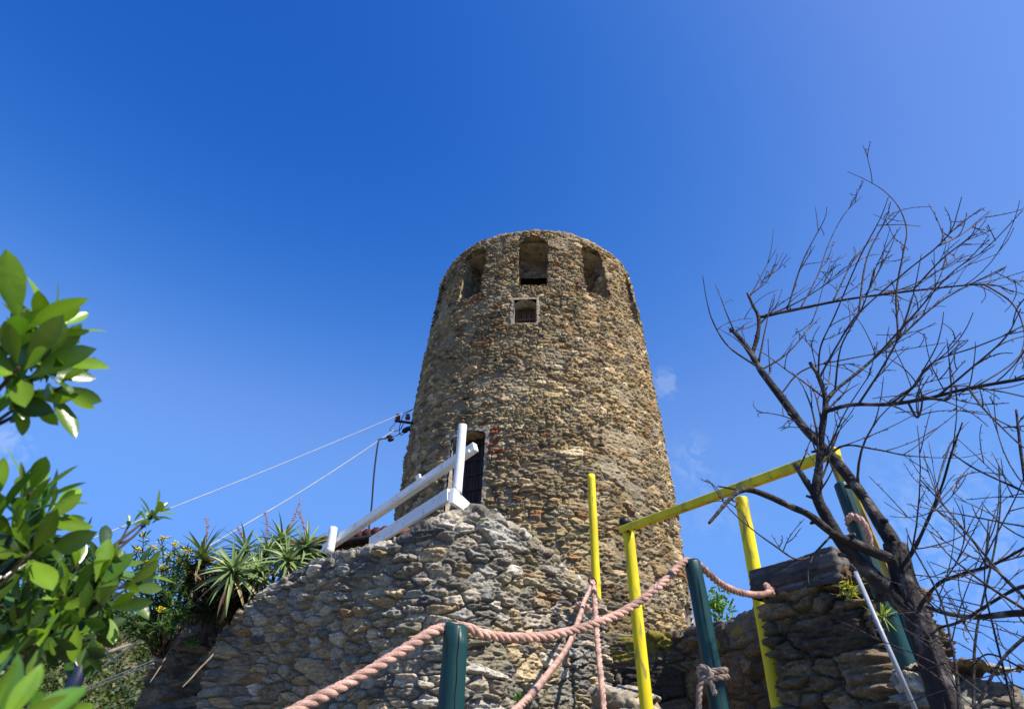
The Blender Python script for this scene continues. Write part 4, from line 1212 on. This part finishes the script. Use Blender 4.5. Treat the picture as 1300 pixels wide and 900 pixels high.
# inner leaves that close the mass
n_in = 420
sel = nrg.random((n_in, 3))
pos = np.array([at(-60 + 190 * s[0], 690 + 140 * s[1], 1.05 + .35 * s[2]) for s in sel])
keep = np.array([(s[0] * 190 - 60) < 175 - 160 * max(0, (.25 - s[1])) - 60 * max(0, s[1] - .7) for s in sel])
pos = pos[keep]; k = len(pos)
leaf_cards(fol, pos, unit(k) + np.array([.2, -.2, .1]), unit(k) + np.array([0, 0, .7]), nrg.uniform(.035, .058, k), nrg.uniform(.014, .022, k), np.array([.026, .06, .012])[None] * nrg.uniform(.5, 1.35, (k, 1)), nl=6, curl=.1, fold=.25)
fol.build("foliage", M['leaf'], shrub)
main_st = [[(-40, 1010, .97), (-60, 960, .92), (-40, 860, .92), (-60, 700, .9), (-70, 560, .85)], [(-40, 1010, .97), (0, 880, 1.05), (40, 800, 1.15), (120, 715, 1.2), (160, 680, 1.26), (200, 650, 1.32)], [(-40, 1010, .97), (-20, 900, 1.), (-10, 800, .98), (-30, 760, .95), (20, 690, .93)], [(-40, 1010, .97), (-50, 1060, .7), (-40, 1050, .55)], [(120, 715, 1.2), (136, 706, 1.22), (150, 690, 1.25), (145, 694, 1.25)]]
for s in main_st:
    P = spline([at(*q) for q in s], 8); stm.tube(P, np.linspace(.0055, .0016, len(P)), 7)
stm.build("stems", M['stem'], shrub)

# ------------------------------------------------------------------ yellow-flowering shrub above the retaining wall
ys = thing("flowering_shrub", at(205, 805, 8.5), "shrub with small yellow flower heads between the evergreen leaves and the aloes", "shrub")
f_, s_a = Acc(), Acc()
tips = [(182, 682), (205, 684), (222, 692), (236, 700), (175, 700), (195, 697), (213, 706), (228, 715), (165, 715), (186, 716), (205, 722), (150, 735), (220, 735), (238, 728), (178, 738), (198, 745), (215, 752), (232, 748), (160, 760), (185, 768), (205, 775), (140, 775), (225, 772), (130, 795), (150, 798), (172, 800), (120, 780), (240, 760), (195, 795), (165, 782), (215, 790)]
root = at(208, 835, 8.6)
for i, (px, py) in enumerate(tips):
    d = 8.3 + rnd.uniform(-.35, .35); t = at(px, py, d)
    mid = .5 * (t + root) + np.array([rnd.gauss(0, .06), rnd.gauss(0, .06), rnd.gauss(.06, .05)])
    P = spline([root + np.array([rnd.gauss(0, .04), rnd.gauss(0, .04), 0]), mid, t], 8)
    P[0] = root
    s_a.tube(P, np.linspace(.012, .004, len(P)), 5)
    k = 70
    j = nrg.integers(7, len(P), k); base = P[j] + unit(k) * .05 * nrg.random((k, 1))
    dr = unit(k) + np.array([0, 0, .5])
    leaf_cards(f_, base, dr, unit(k) + np.array([0, 0, .6]), nrg.uniform(.06, .12, k), nrg.uniform(.014, .026, k), np.array([.055, .11, .025])[None] * nrg.uniform(.6, 1.5, (k, 1)), nl=3, shape='lance')
    if py < 735 or rnd.random() < .15:
        y_ = Acc()
        for _ in range(14):
            c = t + np.array([rnd.gauss(0, .028), rnd.gauss(0, .028), rnd.gauss(.02, .012)]); r = rnd.uniform(.008, .013)
            y_.tube([t - [0, 0, .02], c - [0, 0, r]], .0012, 4)
            y_.tube([c - [0, 0, r * .6], c, c + [0, 0, r * .6]], [r * .6, r, r * .6], 7)
        y_.build("flower_head", M['petal'], ys)
f_.build("foliage", M['small_leaf'], ys); s_a.build("stems", M['stem'], ys)

# dark undergrowth below the aloes
ug = Acc()
k = 2600
s = nrg.random((k, 3))
px_ = 238 + 100 * s[:, 0]; py_ = 722 + 62 * s[:, 1] - 8 * s[:, 0]
pos = np.array([at(x, y, 8.3 + .6 * z) for x, y, z in zip(px_, py_, s[:, 2])])
leaf_cards(ug, pos, unit(k) + np.array([0, -.3, -.5]), unit(k), nrg.uniform(.08, .22, k), nrg.uniform(.012, .03, k), np.where(nrg.random((k, 1)) < .5, np.array([[.05, .035, .02]]), np.array([[.03, .05, .018]])) * nrg.uniform(.5, 1.4, (k, 1)), nl=3, shape='lance', curl=.25)
tag(ug.build("undergrowth", M['small_leaf']), "dark dry undergrowth hanging below the aloes over the retaining wall", "undergrowth", kind="stuff")


# ------------------------------------------------------------------ aloes
def aloe(px, py, d, size, axis, label, spikes=(), n=46):
    base = at(px, py, d)
    o = thing("aloe_plant", base - np.array([0, 0, size * .35]), label, "aloe", "aloes growing along the wall top")
    axis = np.array(axis, float); axis /= np.linalg.norm(axis)
    x = np.cross(axis, [.2, .9, .3]); x /= np.linalg.norm(x); y = np.cross(axis, x)
    a = Acc(); pos, dr, nm, ln, wd, cl, cu = [], [], [], [], [], [], []
    for i in range(n):
        f = i / (n - 1); an = i * 2.39996 + rnd.uniform(-.2, .2)
        rad_ = math.cos(an) * x + math.sin(an) * y
        til = .3 + 1.35 * (1 - f) ** .7 + rnd.uniform(-.12, .12)
        dr.append(axis * math.cos(til) + rad_ * math.sin(til)); nm.append(axis * math.sin(til) - rad_ * math.cos(til))
        pos.append(base + axis * (f - .6) * size * .25 + rad_ * .012)
        ln.append(size * rnd.uniform(.8, 1.15) * (1.05 - .35 * f)); wd.append(size * .105 * (1.05 - .25 * f)); cu.append(rnd.uniform(.28, .52) * (1.1 - .6 * f))
        g = np.array([.16, .23, .075]) * rnd.uniform(.7, 1.3)
        if f < .22 and rnd.random() < .5: g = np.array(rnd.choice([(.28, .13, .06), (.30, .22, .09), (.16, .10, .06)]))
        cl.append(g)
    leaf_cards(a, pos, dr, nm, np.array(ln), np.array(wd), np.array(cl), nl=9, curl=np.array(cu), fold=.45, shape='aloe')
    k = 14                                             # withered skirt
    ang = nrg.uniform(0, 6.28, k)
    leaf_cards(a, np.repeat((base - axis * size * .15)[None], k, 0), np.stack([np.cos(ang) * .5, np.sin(ang) * .5, -1 + 0 * ang], 1), np.stack([np.cos(ang), np.sin(ang), .3 + 0 * ang], 1), size * nrg.uniform(.4, .75, k), size * .07, np.array([.13, .085, .05])[None] * nrg.uniform(.5, 1.4, (k, 1)), nl=5, curl=.2, shape='aloe')
    a.tube([base - np.array([0, 0, size * 1.1]), base - axis * size * .1], [.022, .026], 7, col=(.10, .07, .04))
    a.build("rosette", M['aloe'], o)
    for (tx, ty) in spikes:
        t = at(tx, ty, d + .05); b = Acc()
        P = spline([base, .5 * (base + t) + np.array([.02, 0, .01]), t], 10)
        b.tube(P, np.linspace(.007, .005, len(P)), 6)
        for k_ in range(60):
            q = P[int(len(P) * (.48 + .5 * rnd.random()))]; dd = np.array([rnd.gauss(0, .6), rnd.gauss(0, .6), -.4])
            b.tube([q, q + dd * .012, q + dd * .028], [.0025, .0034, .0016], 5)
        b.build("flower_spike", M['spike'], o)
    return o


aloe(297, 725, 8.00, 0.475, (.05, -.75, .55), "largest drooping aloe rosette, facing out over the wall edge", n=56)
aloe(258, 707, 8.35, 0.494, (-.35, -.25, .9), "leftmost aloe with one reddish flower spike, beside the yellow flowers", [(263, 656)], n=48)
aloe(310, 699, 8.55, 0.437, (.0, -.1, 1), "aloe standing behind the largest drooping rosette with a short spike", [(302, 668)])
aloe(338, 705, 8.35, 0.437, (.1, -.4, .9), "middle aloe with a thin pale flower spike", [(337, 648)])
aloe(357, 688, 8.55, 0.446, (.1, -.1, 1), "aloe with the tallest slanting flower spike", [(382, 634)])
aloe(388, 695, 8.05, 0.446, (.35, -.35, .85), "rightmost aloe next to the low white railing post", [(380, 648)], n=48)
aloe(366, 711, 7.90, 0.399, (.1, -.7, .6), "low aloe spilling over the bastion top below the rightmost one", n=42)
aloe(238, 721, 8.45, 0.380, (-.6, -.3, .7), "small aloe half hidden among the yellow flowers", n=40)
aloe(330, 727, 8.05, 0.380, (.2, -.7, .5), "small aloe tucked between the largest rosette and the bastion stones", n=40)

# ------------------------------------------------------------------ small plants
def tuft(name, px, py, d, n, L, Wd, col, label, cat, up=.8, ball=.05):
    base = at(px, py, d); a = Acc()
    leaf_cards(a, base + unit(n) * ball * nrg.random((n, 1)), unit(n) + np.array([0, -.2, up]), unit(n), nrg.uniform(.6, 1.2, n) * L, nrg.uniform(.7, 1.2, n) * Wd, np.array(col)[None] * nrg.uniform(.6, 1.5, (n, 1)), nl=4, shape='lance', curl=.2)
    return tag(a.build(name, M['small_leaf']), label, cat)


tuft("green_bush", 910, 770, 9.2, 420, .085, .03, (.10, .20, .025), "bright green bush peeping over the low wall beside the leaning green post", "bush", .2, .25)
tuft("grass_tuft", 1122, 782, 3.66, 26, .085, .006, (.26, .34, .05), "tuft of yellow green grass on the pier's edge beside the pipe", "grass tuft", .6, .012)
tuft("grass_tuft", 1078, 745, 3.95, 60, .07, .008, (.30, .30, .05), "yellow lichen and grass under the pier's coping at its right corner", "grass tuft", -.3, .05)
tuft("weed", 243, 818, 8.6, 40, .075, .02, (.08, .19, .03), "small green weed growing from the retaining wall", "weed", .8, .05)
tuft("weed", 660, 886, 6.0, 34, .05, .02, (.09, .19, .03), "small green weed in the bastion joints near the photo's bottom", "weed", .4, .04)
tuft("weed", 611, 664, 5.98, 26, .03, .014, (.16, .22, .03), "tiny weed in a joint just below the white end board", "weed", .6, .03)
a = Acc()
for px, py, h_ in ((1198, 876, .07), (1206, 868, .10), (1214, 876, .06), (1190, 866, .09)):
    b = at(px, py, 3.5); a.tube([b - [0, 0, .08], b, b + [0, 0, h_ * .5], b + [.004, 0, h_]], [.010, .013, .014, .007], 8, col=(.16, .22, .15))
tag(a.build("cactus", M['aloe']), "small grey green cactus on the rocks right of the tree trunk", "cactus")
